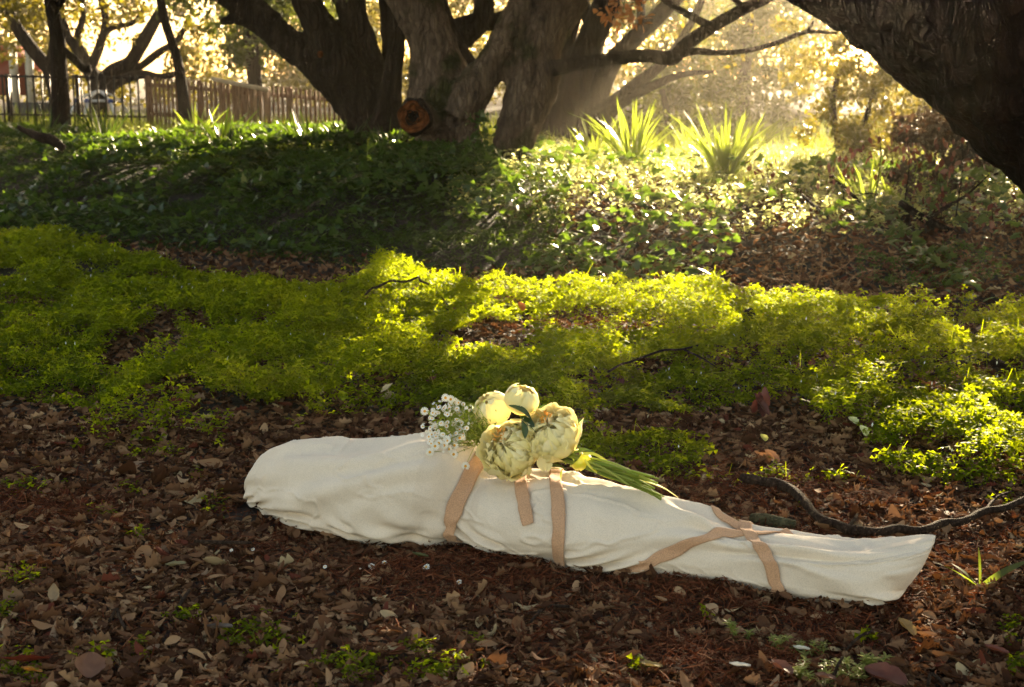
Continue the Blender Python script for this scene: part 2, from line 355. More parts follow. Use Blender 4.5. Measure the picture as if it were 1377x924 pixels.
    # rounded head end
    lt = c + lat2
    x = A0[0] + DD[0] * al + NN[0] * lt; y = A0[1] + DD[1] * al + NN[1] * lt
    return np.stack([x, y, z + H(x * 0 - .1, y * 0 + 4.1) - .002], -1)
def grid_faces(n, m, wrap=False):
    mm = m if wrap else m - 1
    i = np.arange(n - 1)[:, None]; j = np.arange(mm)[None]; k = (j + 1) % m
    return np.stack([i * m + j, (i + 1) * m + j, (i + 1) * m + k, i * m + k], -1).reshape(-1, 4)
def linen(name, col, weave=900, dark=.8):
    m, t, out = M(name); p = nn(t, 'ShaderNodeBsdfPrincipled', Roughness=.9); p.inputs['Specular IOR Level'].default_value = .15
    p.inputs['Sheen Weight'].default_value = .15
    tc = nn(t, 'ShaderNodeTexCoord'); n1 = nn(t, 'ShaderNodeTexNoise', Scale=7.0, Detail=4.0); n2 = nn(t, 'ShaderNodeTexNoise', Scale=420.0, Detail=3.0)
    for q in (n1, n2): t.links.new(tc.outputs['Object'], q.inputs['Vector'])
    c = np.array(col)
    a = ramp(t, [(.3, tuple(c * .93)), (.7, tuple(c * 1.04))], n1.outputs['Fac']); b_ = ramp(t, [(.3, (dark,) * 3), (.6, (1, 1, 1))], n2.outputs['Fac'])
    mx = nn(t, 'ShaderNodeMix', data_type='RGBA', blend_type='MULTIPLY'); mx.inputs['Factor'].default_value = 1
    t.links.new(a, mx.inputs['A']); t.links.new(b_, mx.inputs['B']); t.links.new(mx.outputs['Result'], p.inputs['Base Color'])
    n3 = nn(t, 'ShaderNodeTexNoise', Scale=14.0, Detail=6.0, Roughness=.55); n3.inputs['Distortion'].default_value = .8
    t.links.new(tc.outputs['Object'], n3.inputs['Vector'])
    b2 = nn(t, 'ShaderNodeBump', Strength=.35, Distance=.012); t.links.new(n3.outputs['Fac'], b2.inputs['Height'])
    b1 = nn(t, 'ShaderNodeBump', Strength=.4, Distance=.001); t.links.new(n2.outputs['Fac'], b1.inputs['Height']); t.links.new(b2.outputs[0], b1.inputs['Normal'])
    t.links.new(b1.outputs[0], p.inputs['Normal'])
    tr = nn(t, 'ShaderNodeBsdfTranslucent'); t.links.new(mx.outputs['Result'], tr.inputs[0])
    t.links.new(p.outputs[0], out.inputs[0]); return m
LINEN = linen('linen_cloth', (.76, .66, .54)); BAND = linen('cotton_tape', (.60, .36, .215), dark=.6)
NU, NT = 460, 200
ug = np.concatenate([np.linspace(0, .04, 24, endpoint=False), np.linspace(.04, .95, NU - 56, endpoint=False), np.linspace(.95, 1, 32)])
tg = np.linspace(0, 2 * np.pi, NT, endpoint=False)
BV = body_pt(ug[:, None], tg[None])
sh = thing('shrouded_bundle', 'long body-shaped bundle wrapped in pale linen and tied with tan cloth bands', 'bundle', (gnd(760, 745)[0], gnd(760, 745)[1], 0))
def body_mesh():
    n = len(ug); v = BV.reshape(-1, 3); f = grid_faces(n, NT, True)
    c0 = BV[0].mean(0); c1 = BV[-1].mean(0)
    parts_v = [v]; fs = [f]
    o = len(v)
    for (ring, c, base, flip) in ((BV[0], c0, 0, True), (BV[-1], c1, (n - 1) * NT, False)):
        prev = np.arange(NT) + base
        for q, t in enumerate((.8, .5, .2)):
            dirv = (-DD if flip else DD); bulge = (.012 if flip else .010) * (1 - t ** 2)
            rr = c + (ring - c) * t + np.array([dirv[0], dirv[1], 0]) * bulge
            parts_v.append(rr); cur = np.arange(NT) + o; o += NT; k = np.roll(np.arange(NT), -1)
            a = np.stack([prev, cur, cur[k], prev[k]], -1) if not flip else np.stack([prev, prev[k], cur[k], cur], -1)
            fs.append(a); prev = cur
        parts_v.append((c + np.array([dirv[0], dirv[1], 0]) * .012)[None]); k = np.roll(np.arange(NT), -1)
        tri = np.stack([prev, np.full(NT, o), prev[k]], -1); fs.append(tri if not flip else tri[:, ::-1]); o += 1
    return obj('shroud', np.concatenate(parts_v), cap1(fs), LINEN, sh, smooth=True)
shroud = body_mesh()
# trailing corner of cloth tucked under the heel
cv = []
for i, t in enumerate(np.linspace(0, 1, 12)):
    p = gnd(1110 + 62 * t, 806 + 8 * t - 3 * math.sin(t * 3.1), .012); q = gnd(1118 + 85 * t, 797 + 2 * t, .03)
    for s in np.linspace(0, 1, 5): cv.append(p * (1 - s) + q * s + np.array([0, 0, .006 * math.sin(s * 3.14 + t * 5)]))
obj('cloth_corner', cv, grid_faces(12, 5), LINEN, sh, smooth=True)
_bt = BVHTree.FromPolygons([tuple(p) for p in BV.reshape(-1, 3)], [tuple(int(q) for q in f) for f in grid_faces(len(ug), NT, True)])
def hit(px, py):
    d = ray(px, py); r = _bt.ray_cast(Vector((0, 0, CZ)), Vector(d).normalized())
    return (None, None) if r[0] is None else (np.array(r[0]), r[2])
def uth(px, py):
    p, idx = hit(px, py)
    if p is None: return None
    i, j = divmod(idx, NT); 
    c = BV[i, j]; return ug[i] + (ug[min(i + 1, len(ug) - 1)] - ug[i]) * .5, tg[j] + np.pi / NT
def band(pts, width, ext0=None, ext1=None, name='tie', lift=.010, n=70, curl=0):
    """pts photo pixels down the visible face; ext = (du, dth) list to carry the band round out of view"""
    Q = []
    for p in pts:
        r = uth(*p)
        if r is not None: Q.append(r)
    Q = [np.array(q) for q in Q]
    if ext0: Q = [Q[0] + np.array(e) for e in ext0][::-1] + Q
    if ext1: Q = Q + [Q[-1] + np.array(e) for e in ext1]
    C = catmull(Q, 12); s = np.linspace(0, len(C) - 1, n); C = np.stack([np.interp(s, np.arange(len(C)), C[:, k]) for k in (0, 1)], -1)
    P0 = body_pt(C[:, 0], C[:, 1], lift)
    T = np.gradient(P0, axis=0); T /= np.linalg.norm(T, axis=1)[:, None] + 1e-9
    e = 1e-3; dU = (body_pt(C[:, 0] + e, C[:, 1]) - body_pt(C[:, 0] - e, C[:, 1])); dT = (body_pt(C[:, 0], C[:, 1] + .02) - body_pt(C[:, 0], C[:, 1] - .02))
    Nn = np.cross(dT, dU); Nn /= np.linalg.norm(Nn, axis=1)[:, None] + 1e-9
    ctr = body_pt(C[:, 0], C[:, 1] * 0 + np.pi / 2) * .0 + np.stack([P0[:, 0] * 0 + 0, 0 * P0[:, 0], 0 * P0[:, 0]], -1)
    mid = np.stack([A0[0] + DD[0] * LL * C[:, 0] + NN[0] * np.interp(C[:, 0], UU, CC), A0[1] + DD[1] * LL * C[:, 0] + NN[1] * np.interp(C[:, 0], UU, CC), np.interp(C[:, 0], UU, HH) * .42], -1)
    sg = np.sign(np.einsum('ij,ij->i', Nn, P0 - mid)); Nn *= sg[:, None]
    kk = np.ones(9) / 9; Nn = np.stack([np.convolve(np.pad(Nn[:, q], 4, mode='edge'), kk, 'valid') for q in range(3)], -1); Nn /= np.linalg.norm(Nn, axis=1)[:, None]
    B = np.cross(T, Nn); m = 7; V = []
    w_ = width * (1 + .08 * (noise2(np.arange(n) * .2, np.zeros(n), 8) - .5))
    tree_off = []
    for q in np.linspace(-.5, .5, m):
        pt = P0 + B * (w_[:, None] * q)
        for i in range(n):                      # lay the band onto the cloth
            r = _bt.find_nearest(Vector(pt[i]))
            if r[0] is not None: pt[i] = np.array(r[0]) + Nn[i] * (lift * .7 + .0012 * math.sin(i * .35) + (curl * (abs(q) * 2) ** 2 * .002))
        V.append(pt)
    V = np.array(V).transpose(1, 0, 2)
    for _ in range(3): V[1:-1] = .25 * V[:-2] + .5 * V[1:-1] + .25 * V[2:]
    top = V + Nn[:, None] * .0012; bot = V - Nn[:, None] * .0014
    vv = np.concatenate([top.reshape(-1, 3), bot.reshape(-1, 3)]); f = grid_faces(n, m); K = n * m
    e1 = np.stack([np.arange(n - 1) * m, np.arange(n - 1) * m + K, np.arange(1, n) * m + K, np.arange(1, n) * m], -1)
    e2 = np.stack([np.arange(n - 1) * m + m - 1, np.arange(1, n) * m + m - 1, np.arange(1, n) * m + m - 1 + K, np.arange(n - 1) * m + m - 1 + K], -1)
    return obj(name, vv, np.concatenate([f, f[:, ::-1] + K, e1, e2]), BAND, sh, smooth=True)
PX = 1 / 455.
band([(652, 616), (640, 632), (626, 655), (614, 680), (607, 700), (605, 716)], 21 * PX, ext0=[(.02, -.35), (.03, -.9), (.03, -1.6)], ext1=[(0, .25), (0, .7)])
band([(697, 632), (700, 645), (703, 665), (707, 685), (711, 706)], 17 * PX, ext0=[(-.003, -.2)], lift=.008, curl=1.5, name='tie_end')
band([(746, 634), (748, 645), (750, 670), (751, 700), (751, 730), (753, 752)], 17 * PX, ext0=[(-.004, -.35), (0, -.9), (0, -1.6)], ext1=[(0, .2), (0, .6)])
band([(858, 762), (880, 752), (900, 744), (925, 732), (950, 723), (975, 718), (1005, 717), (1035, 717), (1063, 717)], 15 * PX, ext0=[(-.012, .12), (-.03, .4)], lift=.007, n=90)
band([(1008, 722), (1022, 735), (1034, 752), (1042, 770), (1047, 790)], 17 * PX, ext0=[(-.012, -.3), (-.02, -.8), (-.02, -1.5)], ext1=[(0, .25), (0, .6)])
band([(968, 694), (985, 705), (1003, 715)], 12 * PX, ext0=[(-.01, -.2), (-.015, -.6)], lift=.006, n=30)
# fraying hem tape piece by the ankle
# ================================================================== leaf templates
def t_rhomb(l=1, w_=.5, fold=.1):
    return np.array([[0, 0, 0], [-w_ / 2, l * .5, fold], [0, l, 0], [w_ / 2, l * .5, fold]]), [np.array([[0, 2, 1], [0, 3, 2]])]
def t_litter(seed, lobed=False):
    q = np.random.default_rng(seed); nl, nw = 7, 5; V = []
    c1, c2, tw = q.uniform(-.9, 1.4), q.uniform(-1.3, 1.9), q.uniform(-1.0, 1.0)
    for i in range(nl):
        t = i / (nl - 1); w_ = .26 * math.sin(math.pi * min(max(t, .03), .97) ** .85) ** .7
        if lobed: w_ *= 1 + .28 * (1 if i % 2 else -1)
        for j in range(nw):
            s = -1 + 2 * j / (nw - 1)
            V.append([s * w_ * (1 - .12 * c2 * c2 * s * s), t - .5, .22 * c1 * (t - .5) ** 2 * 2 + c2 * w_ * s * s * .7 + tw * s * w_ * (t - .5) + .05 * math.sin(s * 5 + t * 9) * w_ + .012 * (j == 2)])
    return np.array(V), [grid_faces(nl, nw)]
def t_trefoil(notch=True):
    V = [[0, 0, 0]]; Fc = []
    for k in range(3):
        a = k * 2 * math.pi / 3; ca_, sa_ = math.cos(a), math.sin(a); b = len(V)
        for (x, y, z) in ((.30, .42, -.10), (.62, .95, -.06 - .12), (.05, .83 if notch else 1.0, .02), (-.52, .95, -.18), (-.30, .42, -.10)):
            x *= .8; V.append([x * ca_ - y * sa_, x * sa_ + y * ca_, z])
        Fc += [[0, b, b + 2], [b, b + 1, b + 2], [0, b + 2, b + 4], [b + 2, b + 3, b + 4]]
    return np.array(V) , [np.array(Fc)]
def t_ivy():
    out = [(0, 0), (.30, -.10), (.52, .10), (.34, .30), (.42, .52), (.20, .52), (0, 1.0), (-.20, .52), (-.42, .52), (-.34, .30), (-.52, .10), (-.30, -.10)]
    V = [[0, .32, .05]] + [[x, y, -.10 * abs(x) - .06 * (y > .9) + .02] for x, y in out]
    n = len(out); return np.array(V), [np.array([[0, 1 + i, 1 + (i + 1) % n] for i in range(n)])]
def t_oval(l=1, w_=.55):
    V = []; n = 4
    for i in range(n):
        t = i / (n - 1); ww = w_ / 2 * (.12, .95, .85, .02)[i]
        for s in (-1, 0, 1): V.append([s * ww, t * l, .12 * abs(s) * ww * 2 - .15 * t * t])
    return np.array(V), [grid_faces(n, 3)]
TR, IV, OV, RH = t_trefoil(), t_ivy(), t_oval(), t_rhomb()
# ================================================================== clover carpet
def clover():
    n = 300000
    x, y = view_pts(n, 4.35, 11.5, .5, .75)
    h, k, e, px, py = mound(x, y)
    patch = fbm(x * 2.2, y * 2.2, 0, 71, 3) + .16 * np.exp(-(((px - 760) / 170) ** 2 + ((py - 525) / 55) ** 2)) + .14 * np.exp(-(((px - 900) / 120) ** 2 + ((py - 545) / 35) ** 2)) + .08 * np.exp(-(((px - 90) / 160) ** 2 + ((py - 500) / 50) ** 2))
    sparse = np.interp(px, [0, 250, 420, 600, 1377], [.55, .48, .2, .10, .05]) * sstep(430, 500, py)   # thinner near left
    hole = np.maximum(np.exp(-(((px - 1150) / 75) ** 2 + ((py - 492) / 16) ** 2)), .9 * np.exp(-(((px - 500) / 80) ** 2 + ((py - 533) / 16) ** 2)))
    hole = np.maximum(hole, .4 * np.exp(-(((px - 780) / 50) ** 2 + ((py - 575) / 12) ** 2)))
    hole = np.maximum(hole, .5 * np.exp(-(((px - 870) / 50) ** 2 + ((py - 612) / 9) ** 2)))
    keep = (e > 0) & (rng.random(n) < np.clip(e * 2.2, 0, 1)) & (patch > .35 + sparse * .22 + .35 * hole + .14 * (1 - k) * np.interp(py, [430, 560], [.2, 1]))
    x, y, h, k = x[keep], y[keep], h[keep], k[keep]; n = len(x)
    z = H(x, y) + .012 + h * (1 - .45 * rng.random(n) ** 1.5) + .018 * rng.random(n) + .035 * (rng.random(n) < .06) * rng.random(n)
    dx = .02 * rng.standard_normal(n)
    pos = np.stack([x + dx, y, z], -1); rm = rot(rng.random(n) * 6.28, rng.normal(0, .45, n), rng.normal(0, .45, n))
    r = np.clip(.42 + 1.5 * (fbm(x * 1.1, y * 1.1, 0, 77, 3) - .5) + rng.normal(0, .16, n), 0, .97); r[rng.random(n) < .012] = 1
    sc = .0175 * (.5 + .95 * rng.random(n) ** 1.3) * (1 + .35 * (fbm(x * 3, y * 3, 0, 78, 2) - .5))
    P = [scatter(*TR, pos, rm, sc, r)]
    # thin stalks and small white buds rising above the carpet
    q = rng.choice(n, 900, replace=False); a = pos[q].copy(); hh = .03 + .05 * rng.random(len(q)); lean = rng.normal(0, .02, (len(q), 2))
    st = np.array([[-.5, 0, 0], [.5, 0, 0], [.5, 0, 1], [-.5, 0, 1]]); v = np.zeros((len(q), 4, 3))
    v[:] = a[:, None]; v[:, :, 0] += st[None, :, 0] * .0022 + st[None, :, 2] * lean[:, :1]; v[:, :, 2] += st[None, :, 2] * hh[:, None]; v[:, :, 1] += st[None, :, 2] * lean[:, 1:]
    P.append((v.reshape(-1, 3), [np.arange(len(q) * 4).reshape(-1, 4)], np.full(len(q) * 4, .8)))
    v, f, a_ = merge(P)
    tag(obj('clover', v, f, CLOVER, attr=a_), 'bright green clover carpet in low mounds across the leaf littered ground', 'clover', kind='stuff')
    b = rng.choice(n, 420, replace=False); pb = pos[b] + np.array([0, 0, .03]) + .01 * rng.standard_normal((420, 3))
    v, f, a_ = scatter(*t_rhomb(1, .35, .12), pb, rot(rng.random(420) * 6.28, rng.normal(1.2, .5, 420), rng.normal(0, .4, 420)), .018 * (.6 + .6 * rng.random(420)))
    tag(obj('clover_flowers', v, f, plain('bud_white', (.75, .76, .6), .6), attr=a_), 'scattered tiny white folded flower buds above the clover', 'flower buds', kind='stuff')
clover()
def sprigs():
    """loose clover and weed sprigs in the litter in front"""
    spots = [(345, 862, 46, 26), (20, 905, 40, 22), (130, 890, 26, 14), (250, 835, 18, 12), (470, 905, 60, 20), (590, 905, 60, 20), (185, 722, 24, 8), (45, 650, 40, 12), (210, 610, 42, 9), (135, 690, 18, 8), (268, 640, 12, 6), (288, 682, 18, 12), (560, 880, 20, 8), (860, 905, 14, 8), (1165, 862, 14, 10), (1360, 850, 14, 20), (1365, 905, 14, 14), (505, 700, 0, 0), (950, 835, 10, 5), (25, 780, 30, 10), (175, 660, 22, 8), (640, 870, 12, 6), (1350, 680, 20, 8), (1085, 690, 10, 3), (10, 830, 20, 14), (190, 880, 10, 16)]
    X, Y, Q = [], [], []
    for (cx, cy_, rx, ry) in spots:
        k = int(3 + rx * ry * .07)
        a = np.array([gnd(cx + rng.normal(0, .5) * rx, cy_ + rng.normal(0, .5) * ry) for _ in range(k)]); X.append(a[:, 0]); Y.append(a[:, 1])
    x, y = np.concatenate(X), np.concatenate(Y); n = len(x)
    pos = np.stack([x, y, H(x, y) + .012 + .03 * rng.random(n)], -1)
    v, f, a = scatter(*TR, pos, rot(rng.random(n) * 6.28, rng.normal(0, .4, n), rng.normal(0, .4, n)), .015 * (.6 + .7 * rng.random(n)), .3 + .5 * rng.random(n))
    tag(obj('clover_seedlings', v, f, CLOVER, attr=a), 'loose small clover sprigs poking through the dead leaves in front', 'clover', kind='stuff')
sprigs()
# ================================================================== dead leaves and needle mulch
def litter():
    P = []
    def add(x, y, size, tilt, lift, rnd=None, tv=None):
        n = len(x)
        ok = np.ones(n, bool)
        dv = np.abs((x - A0[0]) * NN[0] + (y - A0[1]) * NN[1]); al = (x - A0[0]) * DD[0] + (y - A0[1]) * DD[1]
        ok &= ~((dv < .10) & (al > 0) & (al < LL))
        x, y, size = x[ok], y[ok], size[ok]; n = len(x); which = rng.integers(0, 7, n)
        rr = np.clip(rng.beta(2.2, 2.4, n) + .12 * (fbm(x * 1.5, y * 1.5, 0, 90, 2) - .5), 0, .93); 
        sp = rng.random(n); rr[sp < .025] = .97; rr[(sp > .985)] = 1
        pos = np.stack([x, y, H(x, y) + .004 + lift * rng.random(n)], -1)
        for k in range(7):
            m = which == k
            tmp = t_litter(100 + k, k == 5)
            s3 = size[m][:, None] * np.stack([.7 + .6 * rng.random(m.sum()), np.ones(m.sum()), .6 + .9 * rng.random(m.sum())], -1)
            P.append(scatter(*tmp, pos[m], rot(rng.random(m.sum()) * 6.28, rng.normal(0, tilt, m.sum()), rng.normal(0, tilt, m.sum())), s3, rr[m]))
    mul = lambda x, y: mulch_w(x, y)
    x, y = view_pts(42000, 2.75, 5.6, .25, 1.0); kp = rng.random(len(x)) > .72 * mul(x, y); x, y = x[kp], y[kp]
    add(x, y, .029 * (.35 + rng.gamma(2.2, .32, len(x))), .28, .016)
    x, y = view_pts(1700, 2.75, 5.0, .25, 1.0); kp = rng.random(len(x)) > .7 * mul(x, y); x, y = x[kp], y[kp]
    add(x, y, .046 * (.8 + .5 * rng.random(len(x))), .35, .03)
    x, y = view_pts(26000, 5.2, 9.6, .4, .9); add(x, y, .05 * (.55 + .7 * rng.random(len(x))), .3, .02)
    x, y = view_pts(16000, 8.0, 14, .5, .9); px, py = proj(x, y, H(x, y)); s = bank_s(x, y)
    kp = (s > -.6) & ((px > 700 + 200 * (noise2(x * 2, y * 2, 3) - .5)) | (s < .5)); add(x[kp], y[kp], .06 * (.55 + .8 * rng.random(kp.sum())), .4, .04)
    # leaves pushed up against the cloth along its front edge
    qx = rng.uniform(345, 1200, 260); qy = np.interp(qx, [341, 358, 430, 530, 612, 700, 800, 930, 1050, 1190], [682, 691, 714, 731, 724, 748, 766, 777, 800, 816]) + rng.uniform(-3, 12, 260)
    g_ = np.array([gnd(a_, b_, .01) for a_, b_ in zip(qx, qy)]); n = len(g_); g_[:, 2] += .008 + .014 * rng.random(n)
    for k in range(7):
        m = (np.arange(n) % 7) == k; P.append(scatter(*t_litter(100 + k, k == 5), g_[m], rot(rng.random(m.sum()) * 6.28, rng.normal(.1, .35, m.sum()), rng.normal(0, .35, m.sum())), .03 * (.6 + .9 * rng.random(m.sum())), rng.beta(2, 2.2, m.sum()) * .93))
    v, f, a = merge(P)
    tag(obj('leaf_litter', v, f, LITTER, attr=a), 'thick layer of curled brown and grey dead oak leaves on the ground', 'dead leaves', kind='stuff')
def mulch_w(x, y):
    px, py = proj(x, y, 0 * x)
    w_ = np.exp(-(((px - 800) / 420) ** 4 + ((py - (745 + (px - 700) * .10)) / 75) ** 4))
    w_ = np.maximum(w_, .95 * np.exp(-(((px - 1040) / 150) ** 2 + ((py - 670) / 30) ** 2)))
    w_ = np.maximum(w_, .9 * np.exp(-(((px - 950) / 200) ** 2 + ((py - 870) / 45) ** 2)))
    w_ = np.maximum(w_, .7 * np.exp(-(((px - 1260) / 60) ** 2 + ((py - 760) / 45) ** 2)))
    w_ = np.maximum(w_, .6 * np.exp(-(((px - 60) / 120) ** 2 + ((py - 690) / 30) ** 2)))
    return np.clip(w_ * (1.25 - .8 * (1 - sstep(.35, .6, noise2(x * 5, y * 5, 33)))), 0, 1)
litter()
def mulch():
    x, y = view_pts(190000, 2.75, 5.6, .2); kp = rng.random(len(x)) < mulch_w(x, y) * .8 + .10; x, y = x[kp], y[kp]; n = len(x)
    L = .5; tv = np.array([[-.5, -L, 0], [.5, -L, 0], [.5, 0, .06], [-.5, 0, .06], [.5, L, 0], [-.5, L, 0]]); tf = [np.array([[0, 1, 2, 3], [3, 2, 4, 5]])]
    pos = np.stack([x, y, H(x, y) + .006 + .024 * rng.random(n) ** 1.5 + .02 * mulch_w(x, y) * noise2(x * 9, y * 9, 5)], -1)
    ln = .02 + .035 * rng.random(n); s3 = np.stack([.0016 + .0016 * rng.random(n), ln, ln], -1)
    v, f, a = scatter(tv, tf, pos, rot(rng.random(n) * 6.28, rng.normal(0, .35, n), rng.normal(0, .5, n)), s3)
    tag(obj('needle_mulch', v, f, MULCH, attr=a), 'reddish brown shredded needles matted under and before the wrapped bundle', 'mulch', kind='stuff')
mulch()
def twigs():
    x, y = view_pts(1500, 2.8, 8.5, .3, .8); n = len(x); P = []
    for i in range(n):
        L = rng.uniform(.02, .09); a = rng.random() * 6.28; z = float(H(x[i], y[i])) + rng.uniform(.012, .03); d = np.array([math.cos(a), math.sin(a), rng.normal(0, .08)]) * L; r_ = rng.uniform(.0006, .0018); c = np.array([x[i], y[i], z]); k = np.array([-d[1], d[0], 0]) * rng.normal(0, .12)
        P.append(tube(np.array([list(c) + [r_], list(c + d * .5 + k) + [r_], list(c + d) + [r_ * .6]]), 4, 2, cap=False, raw=True))
    v, f, a = merge(P); tag(obj('small_twigs', v, f, TWIG), 'tiny broken twigs scattered over the dead leaves', 'twigs', kind='stuff')
twigs()
# ================================================================== bank cover: ivy, small leaves, weeds, grass
def ivy():
    P = []
    n = 60000; y = 8 + 9.5 * rng.random(n) ** .8; x = (rng.random(n) * 2 - 1) * (.38 * y + .6); s = bank_s(x, y); z0 = H(x, y)
    px, py = proj(x, y, z0)
    m = fbm(x * 1.1, y * 1.1, 0, 141, 3)
    left = (s > .35) & (s < 7) & (px < 760 - 40 * s + 60 * (m - .5))
    k1 = np.exp(-(((px - 860) / 130) ** 2 + ((py - 365) / 30) ** 2)) > .35
    k2 = np.exp(-(((py - (330 + (px - 1200) * .75)) / 26) ** 2)) * (px > 1190) * (px < 1330) > .5
    top = (s > 1.7) & (s < 5.5) & (px >= 690) & (m > .36) & ~((px > 640) & (px < 1070) & (py < 288) & (rng.random(n) < .8))
    dens = np.where(left, np.where(py < 270, .95, .32) * np.where(px > 480, 1.3, 1) * sstep(.30, .55, m) + .07, 0) + .5 * k1 + .55 * k2 + np.where(top, .34, 0)
    kp = rng.random(n) < dens; x, y, z0, m, s = x[kp], y[kp], z0[kp], m[kp], s[kp]; n = len(x)
    lift = .06 + .16 * sstep(.35, .65, m) * sstep(.3, 1.2, s) + .05 * rng.random(n)
    pos = np.stack([x, y, z0 + lift], -1); r = np.clip(rng.beta(2, 3, n), 0, .9); r[rng.random(n) < .05] = 1
    P.append(scatter(*IV, pos, rot(rng.normal(math.pi, 1.0, n), rng.normal(.35, .45, n), rng.normal(0, .4, n)), .074 * (.5 + .8 * rng.random(n)), r))
    v, f, a = merge(P)
    tag(obj('ivy', v, f, IVY, attr=a), 'dark glossy lobed ivy spreading over the bank', 'ivy', kind='stuff')
    # small dark clover-like cover on the bank face
    n = 110000; y = 8.3 + 7.5 * rng.random(n) ** .8; x = (rng.random(n) * 2 - 1) * (.38 * y + .6); s = bank_s(x, y); z0 = H(x, y); px, py = proj(x, y, z0)
    m = fbm(x * 1.6, y * 1.6, 0, 151, 3)
    ok = ((s > .30) & (px < 800 - 60 * (s > 1) * m) & (m > .25))
    k3 = (s > .5) & (px > 1150) & (np.abs(py - (350 + (px - 1200) * .55)) < 55) & (m > .42)
    ok = (ok | k3); x, y, z0, m, s = x[ok], y[ok], z0[ok], m[ok], s[ok]; n = len(x)
    pos = np.stack([x, y, z0 + (.03 + .14 * sstep(.35, .65, m) * sstep(.3, .8, s)) * (1 - .4 * rng.random(n))], -1)
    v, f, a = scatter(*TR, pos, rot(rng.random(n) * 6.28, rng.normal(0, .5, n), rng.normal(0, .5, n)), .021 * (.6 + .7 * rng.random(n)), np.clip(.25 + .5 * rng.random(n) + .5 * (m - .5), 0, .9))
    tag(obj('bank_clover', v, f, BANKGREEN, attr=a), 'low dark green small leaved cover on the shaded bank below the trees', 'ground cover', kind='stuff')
ivy()
def weeds():
    P = []
    n = 6500; y = 9.6 + 8.5 * rng.random(n) ** .9; x = (rng.random(n) * 2 - 1) * (.38 * y + .6); s = bank_s(x, y); z0 = H(x, y); px, py = proj(x, y, z0)
    m = fbm(x * .9, y * .9, 0, 161, 3)
    ok = ((s > 1.7) & (px > 600) & (rng.random(n) < .95)) | ((s > 3.0) & (rng.random(n) < .45)) | ((px > 600) & (px < 760) & (s > 1.5))
    x, y, z0, m = x[ok], y[ok], z0[ok], m[ok]
    for i in range(len(x)):
        hgt = .05 + .15 * rng.random() * (.5 + m[i]); k = int(7 + hgt * 45)
        t = rng.random(k); a = rng.random(k) * 6.28; lean = rng.normal(0, .25, 2)
        pos = np.stack([x[i] + lean[0] * t * hgt + .012 * np.cos(a), y[i] + lean[1] * t * hgt + .012 * np.sin(a), z0[i] + .02 + hgt * t], -1)
        P.append((pos, a, t))
    pos = np.concatenate([p[0] for p in P]); a = np.concatenate([p[1] for p in P]); n = len(pos)
    v, f, at_ = scatter(*OV, pos, rot(a - 1.57, rng.normal(-.1, .4, n), rng.normal(0, .4, n)), .042 * (.5 + .8 * rng.random(n)), rng.beta(2, 3, n))
    tag(obj('weeds', v, f, WEED, attr=at_), 'leafy pale green weeds covering the top of the bank around the trunks', 'weeds', kind='stuff')
weeds()
def blades(x, y, z, hgt, wid, lean, az, bend, segs=4, rnd=None):
    n = len(x); t = np.linspace(0, 1, segs + 1)
    dx = np.cos(az)[:, None]; dy = np.sin(az)[:, None]
    out = hgt[:, None] * (lean[:, None] * t + bend[:, None] * t ** 2.2); up = hgt[:, None] * (t - .35 * (bend[:, None] + .3 * lean[:, None]) * t ** 2)
    cx_ = x[:, None] + dx * out; cy_ = y[:, None] + dy * out; cz = z[:, None] + up
    sx, sy = -np.sin(az + .6)[:, None], np.cos(az + .6)[:, None]
    ww = wid[:, None] * np.array([.7] + [1] * (segs - 2) + [.7, .04])[None]
    v = np.stack([np.stack([cx_ - sx * ww / 2, cy_ - sy * ww / 2, cz], -1), np.stack([cx_ + sx * ww / 2, cy_ + sy * ww / 2, cz], -1)], 2)
    K = (segs + 1) * 2; base = (np.arange(n) * K)[:, None]; i = np.arange(segs)[None] * 2
    f = np.stack([base + i, base + i + 1, base + i + 3, base + i + 2], -1).reshape(-1, 4)
    return v.reshape(-1, 3), [f], np.repeat(rng.random(n) if rnd is None else rnd, K)
def grass():
    n = 26000; y = 11 + 17 * rng.random(n) ** .9; x = (rng.random(n) * 2 - 1) * (.38 * y + .8); s = bank_s(x, y); px, py = proj(x, y, H(x, y))
    m = fbm(x * .8, y * .8, 0, 171, 3); ok = (s > 3.2 + 1.2 * (m - .5)) & (rng.random(n) < sstep(.3, .5, m) + .25); x, y = x[ok], y[ok]; n = len(x)
    hg = (.08 + .20 * rng.random(n)) * (1 + .03 * (y - 11))
    v, f, a = blades(x, y, H(x, y), hg, .006 + .006 * rng.random(n), rng.normal(0, .3, n), rng.random(n) * 6.28, .5 * rng.random(n), 3)
    tag(obj('grass', v, f, GRASS, attr=a), 'long sunlit grass between the trees and the fence', 'grass', kind='stuff')
grass()
# strappy leaved clumps
STRAP_SHADED = leafmat('strap_leaf_shaded', [(0, (.008, .022, .004)), (.7, (.018, .042, .006)), (1, (.06, .09, .012))], (.14, .22, .01), .25, .4, .3)  # darker copy of the strap leaf: shade at the left put into the colour
def clump(px, py, Y, h, n, label, spread=.55, wid=.022):
    b = at(px, py, Y); b[2] = float(H(b[0], b[1])); m = n
    az = rng.random(m) * 6.28; r = .08 * rng.random(m)
    v, f, a = blades(b[0] + r * np.cos(az), b[1] + r * np.sin(az), np.full(m, b[2]), h * 1.25 * (.5 + .55 * rng.random(m)), wid * (.7 + .5 * rng.random(m)), spread * rng.random(m), az, spread * rng.random(m) ** 1.3, 7)
    o = obj('strap_leaved_plant', v, f, STRAP_SHADED if px < 560 and px != 262 else STRAP_LEAF, attr=a, loc=b, smooth=True)
    return tag(o, label, 'plant', 'strap leaved plants along the top of the bank')
clump(850, 240, 14.0, .62, 60, 'tall strap leaved clump right of the split trunk, blades catching sun')
